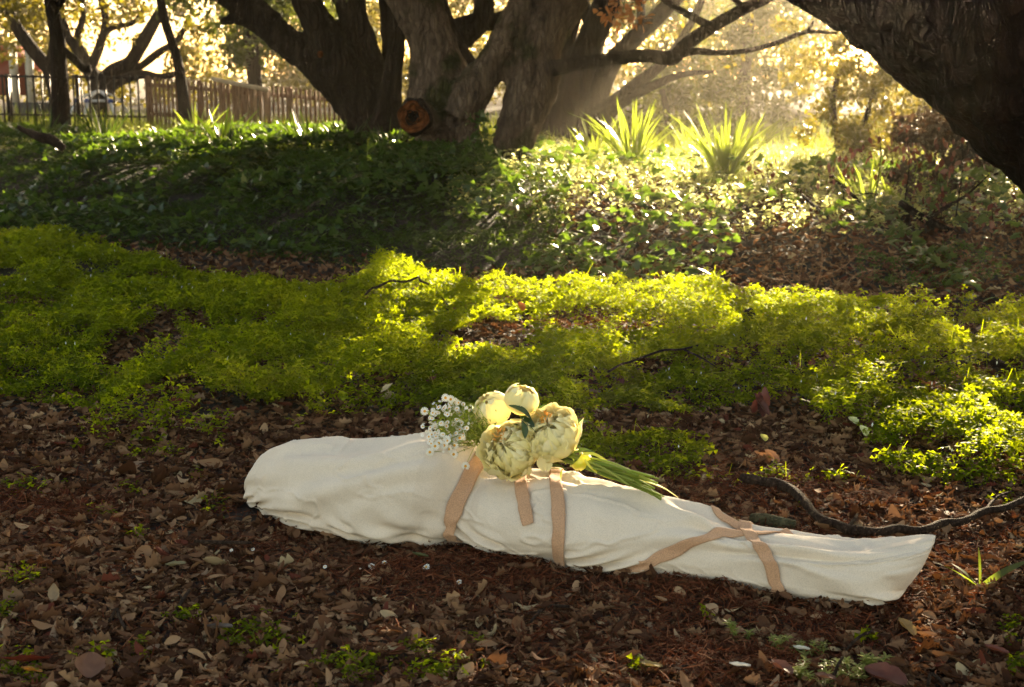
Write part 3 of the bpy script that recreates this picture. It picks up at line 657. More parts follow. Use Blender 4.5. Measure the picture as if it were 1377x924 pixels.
clump(800, 225, 15.0, .45, 34, 'smaller strap leaved clump close against the right side of the pale trunk')
clump(975, 250, 12.8, .60, 90, 'widest strap leaved clump, glaring white in the sun patch', .6, .026)
clump(930, 215, 17, .45, 34, 'strap leaved tuft behind the glaring clump')
clump(1165, 285, 10.6, .36, 26, 'short yellow green strap leaved tuft among the dead twigs', .45, .018)
clump(1205, 285, 10.8, .38, 30, 'yellow green strap leaved tuft under the leaning giant oak', .45, .018)
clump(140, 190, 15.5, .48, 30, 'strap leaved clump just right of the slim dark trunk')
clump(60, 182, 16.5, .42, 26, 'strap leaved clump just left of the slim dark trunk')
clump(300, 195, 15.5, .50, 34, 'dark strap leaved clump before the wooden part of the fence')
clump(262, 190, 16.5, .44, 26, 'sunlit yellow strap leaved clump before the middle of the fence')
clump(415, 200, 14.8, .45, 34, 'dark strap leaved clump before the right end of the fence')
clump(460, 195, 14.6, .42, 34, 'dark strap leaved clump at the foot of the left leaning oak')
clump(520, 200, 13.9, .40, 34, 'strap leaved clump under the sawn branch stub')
clump(1330, 300, 11.5, .45, 40, 'green strap leaved clump in the shade of the leaning giant oak', .6, .012)
# ================================================================== sun patches: crown leaves are left out so light lands there
OPEN_G = [(255, 378, 60, 14, 1), (150, 402, 50, 8, .4), (400, 437, 100, 13, .8), (420, 470, 60, 14, .35), (250, 500, 62, 12, .8), (50, 478, 70, 9, .35), (560, 393, 85, 22, 1), (720, 410, 170, 19, 1),
          (600, 450, 120, 18, .9), (760, 452, 170, 22, 1), (480, 492, 80, 20, .75), (900, 438, 110, 18, 1), (1070, 448, 140, 22, 1), (1060, 500, 160, 14, .65), (1280, 462, 110, 16, .7), (800, 515, 150, 18, .65), (680, 500, 90, 16, .65),
          (1000, 560, 120, 20, .6), (1200, 590, 170, 30, .55), (1330, 550, 80, 22, .55), (700, 540, 60, 14, .3), (80, 685, 95, 15, .75), (190, 650, 55, 9, .5), (1270, 662, 120, 16, .3), (960, 872, 130, 14, .55), (1130, 898, 90, 16, .85), (1340, 765, 50, 20, .4),
          (620, 548, 80, 12, .5), (480, 540, 60, 12, .6), (930, 650, 60, 14, .3), (330, 780, 60, 8, .2)]
OPEN_B = [(735, 243, 135, 42, 1.3), (650, 300, 24, 22, .8), (470, 213, 46, 14, .8), (980, 232, 100, 42, 1.2), (880, 262, 150, 24, .8), (1100, 262, 120, 22, .65), (1200, 255, 70, 26, .7),
          (1300, 300, 60, 18, .35), (850, 215, 90, 22, .7), (265, 185, 40, 9, .7), (90, 190, 40, 6, .3)]
OPEN_S = [(545, 590, 60, 12, 1.3), (430, 590, 70, 6, .9), (930, 680, 90, 16, 1.3), (1012, 708, 60, 12, 1.3), (1150, 724, 130, 20, 1.3), (740, 558, 60, 30, .35), (690, 520, 60, 20, .4)]
def openness(p):
    out = np.zeros(len(p))
    for zz, L, cond in ((.12, OPEN_G, lambda py: py > 325), (.55, OPEN_B, lambda py: py < 340), (.25, OPEN_S, lambda py: py > 400)):
        k = (p[:, 2] - zz) / SUN[2]; gx = p[:, 0] - SUN[0] * k; gy = p[:, 1] - SUN[1] * k
        px, py = proj(gx, gy, zz + 0 * gx); ok = (gy > 1.5) & cond(py); o = np.zeros(len(p))
        for (cx, cy_, rx, ry, a) in L:
            r = ((px - cx) / rx) ** 2 + ((py - cy_) / ry) ** 2
            o = np.maximum(o, a * (1 - sstep(.7, 1.5, r)))
        dap = noise2(gx * 5, gy * 2.2, 77) * .6 + noise2(gx * 11, gy * 5, 78) * .4
        out = np.maximum(out, np.where(ok, (dap < o * 1.02 - .02 + .0) * 1.0, 0))
    return out
def crown(clumps, size, mat, parent, name='crown', tmpl=None, gap=True, avoid=False, seed=0, flat=1.0):
    """clumps rows x,y,z,r,n : leaves gathered round twigs inside each clump"""
    P = []
    for (cx, cy_, cz, r, n) in clumps:
        n = int(n); nt_ = max(3, n // 22)
        d = rng.standard_normal((nt_, 3)); d /= np.linalg.norm(d, axis=1)[:, None]; tc = np.array([cx, cy_, cz]) + d * r * (rng.random((nt_, 1)) ** .45) * np.array([1, 1, .75 * flat])
        q = rng.integers(0, nt_, n); P.append(tc[q] + rng.normal(0, r * .13 + size * .5, (n, 3)) * np.array([1, 1, .8]))
    p = np.concatenate(P)
    if gap: p = p[(p[:, 2] < 1.9) | (openness(p) < .5)]
    if avoid:
        px, py = proj(p[:, 0], p[:, 1], p[:, 2]); p = p[~((py > -14) & (px > -40) & (px < 1420) & (p[:, 1] > 0))]
    p = p[p[:, 2] > H(p[:, 0], p[:, 1]) + .05]
    n = len(p)
    v, f, a = scatter(*(tmpl or RH), p, rot(rng.random(n) * 6.28, rng.normal(-.2, .8, n), rng.normal(0, .8, n)), size * (.55 + .8 * rng.random(n)), rng.beta(2, 2, n))
    return obj(name, v, f, mat, parent, attr=a)
def cpx(px, py, r, Y, n, dy=0):
    c = at(px, py, Y + dy); return (c[0], c[1], c[2], r / F * Y, n)
def remesh(o, vox, disp=None, smooth_it=4):
    m = o.modifiers.new('r', 'REMESH'); m.mode = 'VOXEL'; m.voxel_size = vox; m.use_smooth_shade = True
    s = o.modifiers.new('s', 'SMOOTH'); s.iterations = smooth_it; s.factor = .5
    dg = bpy.context.evaluated_depsgraph_get(); me = bpy.data.meshes.new_from_object(o.evaluated_get(dg), depsgraph=dg)
    mats = list(o.data.materials); o.modifiers.clear(); o.data = me
    me.materials.clear()
    for q in mats: me.materials.append(q)
    n = len(me.vertices); co = np.zeros(n * 3, np.float32); me.vertices.foreach_get('co', co); no = np.zeros(n * 3, np.float32); me.vertices.foreach_get('normal', no)
    co = co.reshape(-1, 3).astype(float); no = no.reshape(-1, 3)
    if disp is not None: co = co + no * disp(co)[:, None]
    me.vertices.foreach_set('co', co.astype(np.float32).ravel()); me.polygons.foreach_set('use_smooth', np.ones(len(me.polygons), bool)); me.update()
def barkdisp(a1=.03, a2=.02, k=3.0, zk=.35):
    def f(c):
        w_ = fbm(c[:, 0] * 2, c[:, 1] * 2, c[:, 2] * 2, 5, 2)
        r = fbm(c[:, 0] * k * 4 + w_ * 2, c[:, 1] * k * 4, c[:, 2] * k * 4 * zk, 7, 3)
        return a1 * (fbm(c[:, 0] * k, c[:, 1] * k, c[:, 2] * k * .7, 3, 3) - .5) * 2 - a2 * (1 - np.abs(r - .5) * 5).clip(0, 1)
    return f
def limbs(L, seg=12, n=6, rough=.12, k=1.0):
    return merge([tube(limb_px(l, k), seg, n, rough, True, 13 + i) for i, l in enumerate(L)])
def base_of(px, Y):
    b = at(px, 200, Y); b[2] = float(H(b[0], b[1])); return b
# ---------------------------------------------------------------- split oak in the middle (with the sawn stub)
D0 = 13.0
ob = base_of(650, D0)
oak = thing('oak_tree', 'big split oak in the middle with a sawn orange branch stub low on its trunk', 'tree', ob)
def Y(L, y): return [(a, b, r, y + (q[0] if q else 0)) for (a, b, r, *q) in L]
c_trunk = Y([(618, 262, 60), (615, 215, 42), (606, 175, 42), (598, 140, 50), (590, 100, 42), (578, 50, 33), (557, 2, 36), (530, -60, 34), (500, -140, 26)], 13.2)
c_right = Y([(618, 160, 30), (636, 122, 28), (660, 86, 24), (688, 38, 23), (708, 0, 22), (740, -60, 22), (760, -130, 18)], 12.9)
c_flare = Y([(640, 235, 26), (633, 200, 20), (622, 165, 22)], 12.9)
c_flare2 = Y([(575, 235, 26), (580, 195, 24), (584, 150, 30)], 13.2)
r_trunk = Y([(702, 275, 44), (694, 230, 24), (692, 190, 29), (706, 147, 33), (720, 107, 37), (726, 62, 33), (746, 20, 32), (762, -10, 33), (775, -70, 28), (780, -140, 22)], 12.9)
r_l2 = Y([(722, 70, 26), (712, 20, 20), (700, -30, 18), (690, -100, 14)], 13.2)
stub = Y([(612, 150, 30), (585, 160, 27), (566, 158, 25, -.25), (556, 157, 23, -.42)], 13.1)
v, f, a = merge([tube(limb_px(l), 20, 6, .16, True, i) for i, l in enumerate((c_trunk, c_right, c_flare, c_flare2, r_trunk, r_l2, stub))])
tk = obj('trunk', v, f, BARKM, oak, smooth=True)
remesh(tk, .022, barkdisp(.028, .018, 3.2))
# sawn face of the stub: ring of bare wood round a dark hollow
sc = at(556, 157, 12.60); dirc = np.array([-.10, -.99, -.02]); dirc /= np.linalg.norm(dirc)
def disc(c, nrm, r0, r1, z0, z1, n=40, rough=.08, seed=0):
    up = np.array([0, 0, 1.]); U = np.cross(up, nrm); U /= np.linalg.norm(U); W = np.cross(nrm, U); V = []
    for (r, z) in zip(np.linspace(r0, r1, 9), z0 + (z1 - z0) * np.linspace(0, 1, 9) ** 1.0):
        for k in range(n):
            t = 2 * math.pi * k / n; q = r * (1 + rough * 2 * (float(noise2(math.cos(t) * 2 + 5, math.sin(t) * 2 + r * 20, seed)) - .5))
            V.append(c + U * q * math.cos(t) + W * q * math.sin(t) * 1.05 + nrm * (z + .012 * math.sin(r * 150)))
    return np.array(V), [grid_faces(9, n, True)[:, ::-1]]
SAWN = plain('sawn_wood', (.085, .030, .010), .95, 0, 0, 18, .03, .8)
k1 = obj('sawn_face', *disc(sc + dirc * .02, dirc, .045, .128, -.01, .0, rough=.22, seed=9), SAWN, oak, smooth=True)
v, f = disc(sc + dirc * .02, dirc, .004, .062, -.075, .006, rough=.45, seed=4); obj('hollow', v, f, plain('dark_hollow', (.012, .008, .006), 1, 0, 0, 20, .1), oak, smooth=True)  # hollow coloured near black
v, f = disc(sc + dirc * .015, dirc, .120, .150, -.004, -.09, rough=.2, seed=9); obj('callus_rim', v, f, BARK, oak, smooth=True)
# small sawn scar higher up on a limb
# side limb reaching right across the light
hl = [Y([(742, 92, 12), (775, 86, 9), (820, 80, 9), (870, 75, 9), (903, 78, 10), (925, 58, 10), (958, 36, 9), (1000, 12, 8), (1036, -6, 8), (1090, -40, 6)], 12.6),
      Y([(905, 74, 6), (935, 69, 5), (965, 71, 4), (1000, 69, 3.4), (1045, 58, 3.4), (1084, 43, 3), (1125, 45, 1.6)], 12.5), Y([(1082, 45, 2.2), (1090, 36, 1.8), (1094, 28, 1)], 12.5),
      Y([(960, 38, 6), (930, 22, 5), (905, 8, 4), (880, -10, 3)], 12.6), Y([(1000, 14, 5), (985, -5, 4), (960, -30, 3)], 12.6)]
v, f, a = limbs(hl, 10, 6, .14); obj('limb', v, f, BARK, oak, smooth=True)
v, f, a = limbs([Y([(600, 70, 14), (628, 48, 14), (650, 20, 14), (648, -20, 14)], 14.6), Y([(560, 60, 10), (600, 42, 12), (640, 30, 13), (672, 28, 12), (700, 10, 10)], 14.8),
                 Y([(520, 170, 22), (527, 110, 14), (533, 55, 12), (532, 0, 12), (528, -40, 11)], 14.2), Y([(640, 110, 16), (612, 60, 13), (592, 10, 12), (580, -40, 10)], 14.4)], 10, 6, .14); obj('limb', v, f, BARK, oak, smooth=True)
cl = [(rng.uniform(-3.2, 3.4), rng.uniform(11.5, 17), rng.uniform(2.6, 6.2), rng.uniform(.5, .9), 640) for _ in range(85)]
crown(cl, .12, OAKLEAF, oak, avoid=True)
v = [cpx(845, 18, 22, 12.5, 46), cpx(822, 8, 14, 12.5, 20), cpx(860, 5, 16, 12.6, 26), cpx(1050, 60, 14, 12.5, 14), cpx(985, 72, 14, 12.5, 14)]
crown(v[:3], .075, leafmat('russet_leaf', [(0, (.16, .06, .02)), (1, (.35, .16, .06))], (.7, .3, .08), .5), oak, 'russet_leaves', OV, gap=False)
crown(v[3:], .06, GOLDLEAF, oak, 'twig_leaves', OV, gap=False)
# climbing ivy between the stems
n = 150; t = rng.random(n); p = np.array([at(652 + rng.normal(0, 7) - 8 * q, 225 - 75 * q, 12.35 + .1 * rng.random()) for q in t])
v, f, a = scatter(*IV, p, rot(rng.normal(math.pi, .6, n), rng.normal(1.0, .4, n), rng.normal(0, .4, n)), .05 * (.5 + .7 * rng.random(n)), rng.random(n) * .9)
tag(obj('climbing_ivy', v, f, IVY, attr=a), 'ivy climbing the notch between the two stems of the split oak', 'ivy', kind='stuff')
# ---------------------------------------------------------------- leaning dark oak on the left
ob2 = base_of(490, 15)
oak2 = thing('oak_tree', 'dark oak leaning left behind the split oak, several limbs fanning out of frame', 'tree', ob2)
L2 = [Y([(515, 225, 55), (510, 180, 40), (495, 142, 42), (468, 112, 38), (430, 88, 27), (385, 56, 21), (335, 12, 20), (285, -25, 18), (230, -80, 14)], 15),
      Y([(365, 52, 10), (340, 33, 9), (312, 26, 8), (296, 32, 7)], 14.9),
      Y([(485, 135, 30), (468, 95, 25), (440, 50, 23), (414, 5, 21), (400, -40, 22), (380, -100, 18)], 14.9),
      Y([(502, 150, 26), (500, 105, 22), (488, 60, 20), (470, 5, 22), (455, -50, 24), (440, -110, 18)], 15.1),
      Y([(500, 170, 22), (515, 120, 16), (526, 70, 13), (524, 20, 13), (515, -40, 12)], 15.3)]
v, f, a = limbs(L2, 18, 6, .16); tk2 = obj('trunk', v, f, BARK, oak2, smooth=True); remesh(tk2, .028, barkdisp(.03, .018, 3.0))
v, f = disc(at(430, 73, 14.55), np.array([-.2, -.97, .1]), .005, .035, .0, .0, 20); obj('pruning_scar', v, f, SAWN, oak2)
def roof(n, x0, x1, y0, y1, g0, g1, r=.62, k=520):  # unseen leaf clumps added along the sun rays to shade the ground
    out = []
    for _ in range(n):
        y = rng.uniform(y0, y1); out.append((rng.uniform(x0, x1), y, .285 * (y - rng.uniform(g0, g1)) + .1, r * rng.uniform(.8, 1.2), k))
    return out
cl = roof(70, -5.5, 3.0, 14.5, 18.5, 4.5, 10) + [(rng.uniform(-7.5, -1.0), rng.uniform(13.5, 19), rng.uniform(2.6, 6.2), rng.uniform(.5, .95), 600) for _ in range(80)]
crown(cl, .12, OAKLEAF, oak2, avoid=True)
# ---------------------------------------------------------------- giant leaning oak at right, close
D3 = 9.2
ob3 = at(1730, 470, 5.95); ob3[2] = float(H(ob3[0], ob3[1]))
oak3 = thing('oak_tree', 'giant black oak leaning in from the right edge over the bank', 'tree', ob3)
L3 = [[(1760, 560, 260, 5.9), (1690, 360, 205, 6.0), (1590, 200, 198, 6.15), (1475, 92, 180, 6.25), (1365, 10, 166, 6.3), (1250, -75, 158, 6.35), (1110, -150, 146, 6.45), (960, -205, 115, 6.6), (800, -240, 80, 6.9)],
      [(1400, 0, 60, 6.3), (1440, -120, 70, 6.3), (1470, -300, 60, 6.3), (1480, -560, 44, 6.3), (1470, -800, 30, 6.3)]]
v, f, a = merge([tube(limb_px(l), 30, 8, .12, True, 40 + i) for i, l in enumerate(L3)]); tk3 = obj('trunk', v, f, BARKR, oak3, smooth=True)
remesh(tk3, .026, barkdisp(.035, .03, 2.4, .6))
cl = [(rng.uniform(-2.5, 9.5), rng.uniform(7.0, 14), rng.uniform(2.4, 5.6), rng.uniform(.45, .85), 620) for _ in range(130)]
crown(cl, .11, OAKLEAF, oak3, avoid=True)
# ---------------------------------------------------------------- trees further back
def tree(name, label, base, L, cl, size, mat, bark=BARK, seg=9, tmpl=None, gap=True, avoid=False, group='trees further back', rough=.12):
    t = thing(name, label, 'tree', base, group)
    v, f, a = limbs(L, seg, 5, rough); obj('trunk', v, f, bark, t, smooth=True)
    crown(cl, size, mat, t, tmpl=tmpl, gap=gap, avoid=avoid); return t
SHADE_CLUMPS = [c for c in roof(190, -2.5, 7.5, 15.5, 23, 5.0, 13.0, k=600) if proj(c[0], c[1], c[2])[1] < -14 - c[3] / c[1] * F]  # extra clumps above the view, added to this crown to shade clover and bank
tree('oak_tree', 'brown many stemmed oak in the sun haze right of the split oak', base_of(770, 19),
     [Y([(752, 215, 30), (757, 175, 24), (768, 130, 22), (785, 80, 20), (800, 40, 19), (818, 0, 18), (840, -60, 15)], 19),
      Y([(800, 215, 34), (797, 170, 26), (800, 130, 20), (822, 85, 14), (850, 55, 12), (885, 22, 11), (925, -20, 10), (960, -70, 8)], 19.3),
      Y([(800, 165, 18), (828, 138, 12), (858, 112, 9), (884, 92, 7), (905, 70, 6), (935, 20, 5), (950, -20, 5)], 19),
      Y([(805, 158, 10), (840, 136, 7), (875, 117, 6), (915, 101, 4.5), (960, 96, 2)], 18.6),
      Y([(735, 220, 22), (737, 170, 16), (745, 120, 14), (760, 60, 13), (775, 0, 12), (780, -50, 10)], 19.6),
      Y([(800, 60, 10), (790, 20, 9), (775, -20, 8)], 19.5), Y([(850, 60, 7), (862, 25, 6), (858, -20, 5)], 19.5)],
     [cpx(rng.uniform(700, 1010), rng.uniform(-330, -60), 90, rng.uniform(17.5, 22), 420) for _ in range(34)]+ [cpx(rng.uniform(880, 1000), rng.uniform(-20, 40), 26, 20.5, 60) for _ in range(5)] + SHADE_CLUMPS, .12, GOLDLEAF)
tree('slim_tree', 'slim black upright trunk in front of the dark metal fence at far left', base_of(84, 17),
     [Y([(84, 200, 16), (82, 165, 13), (80, 100, 11), (77, 50, 10), (68, 0, 9), (58, -60, 8)], 17), Y([(80, 62, 5), (98, 78, 5), (112, 92, 5), (122, 92, 5)], 17), Y([(70, 20, 5), (90, -10, 4), (110, -50, 3)], 17)],
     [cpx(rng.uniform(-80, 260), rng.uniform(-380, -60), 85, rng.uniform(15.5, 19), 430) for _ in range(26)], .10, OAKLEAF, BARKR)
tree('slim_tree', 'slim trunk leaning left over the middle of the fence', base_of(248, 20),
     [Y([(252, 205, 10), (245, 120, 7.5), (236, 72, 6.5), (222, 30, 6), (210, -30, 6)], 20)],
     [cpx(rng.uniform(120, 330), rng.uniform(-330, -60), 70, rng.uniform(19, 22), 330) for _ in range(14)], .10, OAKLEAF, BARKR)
tree('oak_tree', 'spreading oak with crooked limbs behind the metal fence against bright sky', base_of(132, 27),
     [Y([(134, 200, 16), (133, 150, 13), (130, 120, 12), (122, 96, 10), (108, 72, 8), (92, 50, 6), (82, 20, 5)], 27),
      Y([(130, 118, 10), (150, 96, 9), (175, 84, 9), (190, 60, 9), (204, 36, 8), (222, 5, 7), (236, -20, 6)], 27), Y([(136, 130, 8), (160, 110, 7), (190, 100, 6), (215, 104, 5), (240, 98, 4)], 26.6),
      Y([(150, 108, 5), (185, 92, 5), (212, 72, 5), (240, 52, 4), (255, 20, 3)], 27.4), Y([(122, 92, 7), (134, 62, 6), (142, 30, 5), (136, 0, 5), (120, -30, 4)], 27),
      Y([(112, 76, 6), (104, 50, 5), (112, 20, 4), (108, -20, 4)], 27), Y([(135, 55, 4), (150, 38, 4), (180, 30, 3.5), (196, 8, 3)], 27.3), Y([(86, 40, 4), (70, 20, 3), (60, -10, 3)], 27)],
     [cpx(a, b, r, 27, n) for a, b, r, n in ((40, 20, 40, 420), (95, 5, 34, 330), (150, 20, 22, 90), (185, 60, 14, 60), (235, 75, 16, 90), (120, 30, 16, 70), (165, 118, 14, 60), (90, 100, 14, 60), (190, 20, 20, 60), (10, 60, 34, 170), (60, 75, 24, 90), (160, -8, 26, 130), (215, -10, 22, 110), (250, 40, 18, 80), (155, 55, 14, 30), (180, 115, 12, 30), (110, 40, 16, 40), (205, 118, 12, 26), (60, 120, 18, 50), (120, -60, 70, 420), (20, -50, 60, 350), (210, -70, 60, 300), (150, -150, 90, 400))],
     .13, GOLDLEAF)
tree('oak_tree', 'leaning grey limbed tree at the far left edge above the red play house', base_of(70, 23),
     [Y([(86, 205, 14), (72, 110, 10), (56, 82, 9), (38, 60, 9), (20, 32, 8), (8, 0, 7), (-2, -40, 6)], 23), Y([(66, 98, 7), (72, 60, 6), (74, 20, 5)], 23)],
     [cpx(rng.uniform(-110, 60), rng.uniform(-220, 20), 48, rng.uniform(21, 26), 260) for _ in range(16)], .12, GOLDLEAF)
tree('dense_tree', 'dense dark green tree over the wooden part of the fence', base_of(350, 25),
     [Y([(345, 200, 12), (343, 120, 10), (338, 60, 9), (330, 0, 8)], 25)],
     [cpx(rng.uniform(235, 480), rng.uniform(-220, 100), 30, rng.uniform(24, 27), 270) for _ in range(80)], .12, DARKLEAF)
tree('dense_tree', 'olive tree filling the gaps between the leaning oak and split oak limbs', base_of(560, 28),
     [Y([(560, 200, 12), (562, 120, 10), (566, 60, 9), (570, 0, 8)], 28)],
     [cpx(rng.uniform(430, 700), rng.uniform(-240, 120), 30, rng.uniform(27, 31), 220) for _ in range(64)], .13, GOLDLEAF)
tree('hazy_tree', 'tall pale grey green tree veiled by sun haze right of the horizontal limb', base_of(990, 27),
     [Y([(1000, 220, 10), (998, 150, 9), (1004, 80, 7), (1010, 20, 6)], 27)],
     [cpx(rng.uniform(850, 1090), rng.uniform(-40, 195), 28, rng.uniform(25, 30), 230) for _ in range(64)], .12, OAKLEAF)
tree('hazy_tree', 'rounded bush in the haze below the horizontal limb', base_of(900, 23),
     [Y([(900, 215, 6), (898, 160, 5), (890, 120, 4)], 23)],
     [cpx(rng.uniform(850, 985), rng.uniform(100, 190), 20, rng.uniform(21.5, 24), 170) for _ in range(16)], .09, OAKLEAF)
tree('sunlit_bush', 'tall yellow leaved bush glowing in the sun left of the giant leaning oak', base_of(1130, 16),
     [Y([(1130, 260, 6), (1128, 200, 5), (1120, 140, 4), (1130, 90, 3)], 16), Y([(1132, 240, 5), (1160, 170, 4), (1180, 110, 3)], 16)],
     [cpx(rng.uniform(1055, 1260), rng.uniform(30, 215), 24, rng.uniform(15.3, 17), 170) for _ in range(64)], .055, GOLDLEAF, tmpl=OV)
tree('shade_bush', 'dark brown bush in the shade under the giant leaning oak', base_of(1300, 11.2),
     [Y([(1290, 300, 6), (1285, 250, 5), (1275, 210, 4)], 11.2), Y([(1300, 300, 6), (1330, 250, 4), (1350, 215, 3)], 11.2)],
     [cpx(rng.uniform(1205, 1420), rng.uniform(150, 262), 20, rng.uniform(10.6, 11.8), 150) for _ in range(40)], .05, leafmat('bronze_leaf', [(0, (.012, .008, .005)), (.6, (.03, .018, .010)), (1, (.09, .06, .045))], (.12, .06, .02), .2, .5, .35), tmpl=OV)
def woods():
    cl = []
    for _ in range(620):
        px = rng.uniform(240, 1700); cl.append(cpx(px, rng.uniform(-160, 190), 40, rng.uniform(38, 56), 190))
    for _ in range(46): cl.append(cpx(rng.uniform(-250, 260), rng.uniform(118, 185), 24, rng.uniform(38, 50), 90))
    for _ in range(110):
        px, py = rng.uniform(-160, 270), rng.uniform(-90, 120)
        if ((px - 175) / 62) ** 2 + ((py - 58) / 36) ** 2 > 1: cl.append(cpx(px, py, 20, rng.uniform(34, 46), 75))
    for _ in range(30): cl.append(cpx(rng.uniform(-250, 90), rng.uniform(-80, 120), 34, rng.uniform(38, 50), 130))
    o = crown(cl, .20, GOLDLEAF, None, name='woods', gap=False); tag(o, 'far sunlit woods closing the view behind the trees', 'woods', kind='stuff')
woods()
# ================================================================== fences and play yard behind
def fence_run(label, name, x0, x1, ytop, Y0, Y1, zb, step, wid, mat, posts, rails, group=None, jit=.01):
    a = at(x0, ytop[0], Y0); b = at(x1, ytop[1], Y1); L = np.linalg.norm((b - a)[:2]); t = thing(name, label, 'fence', (a[0], a[1], H(a[0], a[1])), group)
    n = int(L / step); ang = math.atan2(b[1] - a[1], b[0] - a[0]); P = []
    for i in range(n + 1):
        c = a + (b - a) * i / n; zt = c[2] + rng.normal(0, jit); z0 = float(H(c[0], c[1])) + zb
        P.append(box((c[0], c[1], (zt + z0) / 2), (wid * (.85 + .3 * rng.random()), .02, zt - z0), ang, rng.normal(0, .012)))
    v, f, _ = merge(P); obj('pickets', v, f, mat, t)
    for q in posts:
        c = a + (b - a) * q; z0 = float(H(c[0], c[1])); v, f, _ = box((c[0], c[1] + .06, (c[2] + z0) / 2), (.05, .05, c[2] + .02 - z0), ang); obj('post', v, f, mat, t)
    for (h, th) in rails:
        za = a[2] - h; v, f, _ = box(((a[0] + b[0]) / 2, (a[1] + b[1]) / 2 + .03, (a[2] + b[2]) / 2 - h), (L, .03, th), ang); 
        v = np.asarray(v); k = (v[:, 0] - a[0]) / (b[0] - a[0]); v[:, 2] += (a[2] - h + (b[2] - a[2]) * k) - ((a[2] + b[2]) / 2 - h); obj('rail', v, f, mat, t)
    return t
WOODF = plain('weathered_picket', (.17, .09, .05), .85, 0, 0, 9, .2, .3); METF = plain('dark_iron', (.03, .022, .018), .5, .6, 0, 9)
fence_run('dark metal bar fence at far left in front of the play yard', 'metal_fence', -90, 196, (99, 102), 23, 22, .02, .135, .022, METF, [.0, .35, .68, 1.0], [(.03, .035), (.62, .035)], jit=.0)
fence_run('grey wooden picket fence sagging across the left background', 'picket_fence', 197, 468, (103, 124), 21.9, 20.4, .02, .078, .034, WOODF, [0.0, .27, .5, .72, 1.0], [(.12, .06), (.55, .06)])
a = at(286, 106, 20.9); b = at(360, 121, 20.4); ang = math.atan2(b[1] - a[1], b[0] - a[0])
g = thing('yard_gate', 'pale topped wooden gate standing in front of the picket fence', 'gate', ((a[0] + b[0]) / 2, (a[1] + b[1]) / 2, H(a[0], a[1])))
v, f, _ = tube(np.array([list(a) + [.03], list((a + b) / 2) + [.03], list(b) + [.03]]), 6, 2); obj('top_rail', v, f, plain('pale_wood', (.42, .34, .25), .8, 0, 0, 9), g)
P = [box((a + (b - a) * q) * np.array([1, 1, 0]) + np.array([0, .04, (a[2] + (b[2] - a[2]) * q + .35) / 2]), (.05, .02, (a[2] + (b[2] - a[2]) * q) - .36), ang) for q in np.linspace(.03, .97, 9)]
v, f, _ = merge(P); obj('boards', v, f, WOODF, g)
# play house
pb = at(22, 175, 29); pb[2] = float(H(pb[0], pb[1])); ph = thing('play_house', 'orange red play house with pale posts behind the metal fence', 'play house', pb)
RED = plain('red_panel', (.25, .05, .02), .5, 0, 0, 4, .4, .1); GREYP = plain('grey_post', (.42, .38, .30), .6, 0, 0, 4)
for px, zt in ((16, 58), (38, 62)):
    p = at(px, zt, 28.4); v, f, _ = box((p[0], p[1], (p[2] + pb[2]) / 2), (.13, .13, p[2] - pb[2])); obj('post', v, f, GREYP, ph)
p0, p1 = at(-30, 76, 29), at(34, 128, 29); v, f, _ = box(((p0[0] + p1[0]) / 2, 29.3, (p0[2] + p1[2]) / 2), (p1[0] - p0[0], .6, p0[2] - p1[2])); obj('panel', v, f, RED, ph)
q = [at(-40, 78, 28.9), at(10, 62, 29.3), at(60, 92, 28.9)]; v = []
for z in (0, -.06):
    for c in q: v += [c + np.array([0, -.4, z]), c + np.array([0, .9, z])]
obj('roof', v, [np.array([[0, 2, 3, 1], [2, 4, 5, 3], [6, 7, 9, 8], [8, 9, 11, 10], [0, 6, 8, 2], [2, 8, 10, 4], [1, 3, 9, 7], [3, 5, 11, 9]])], plain('roof_red', (.36, .07, .03), .5, 0, 0, 4), ph)
p = at(50, 150, 28); v, f, _ = box((p[0], p[1], p[2]), (1.0, .5, .35)); obj('slide_deck', v, f, plain('dark_deck', (.03, .03, .035), .6, 0, 0, 4), ph)
# climbing dome
db = at(135, 172, 25.5); db[2] = float(H(db[0], db[1])); dm = thing('climbing_frame', 'low silver climbing dome with blue joints behind the metal fence', 'climbing frame', db)
SIL = plain('silver_tube', (.55, .55, .56), .35, .6, 0, 5); BLU = plain('blue_joint', (.015, .04, .2), .4, 0, 0, 5)
apex = at(133, 122, 25.5); rad = (at(172, 150, 25.5) - at(96, 150, 25.5))[0] / 2; P = []; J = []
for k in range(6):
    t = k * math.pi / 3 + .3; mid = np.array([db[0] + rad * .75 * math.cos(t), 25.5 + rad * .75 * math.sin(t), db[2] + (apex[2] - db[2]) * .72]); ft = np.array([db[0] + rad * 1.15 * math.cos(t), 25.5 + rad * 1.15 * math.sin(t), db[2]])
    ap = np.array([db[0], 25.5, apex[2]])
    P += [tube(np.array([list(ap) + [.024], list(mid) + [.024], list(ft) + [.024]]), 6, 2)]; J.append(mid)
for k in range(6): P.append(tube(np.array([list(J[k]) + [.02], list(J[(k + 1) % 6]) + [.02]]), 6, 1))
v, f, _ = merge([(a_, b_, c_) for a_, b_, c_ in P]); obj('frame', v, f, SIL, dm)
for c in J:
    v, f, _ = tube(np.array([[c[0] - .05, c[1], c[2], .03], [c[0], c[1], c[2], .04], [c[0] + .05, c[1], c[2], .03]]), 8, 2); obj('joint', v, f, BLU, dm)
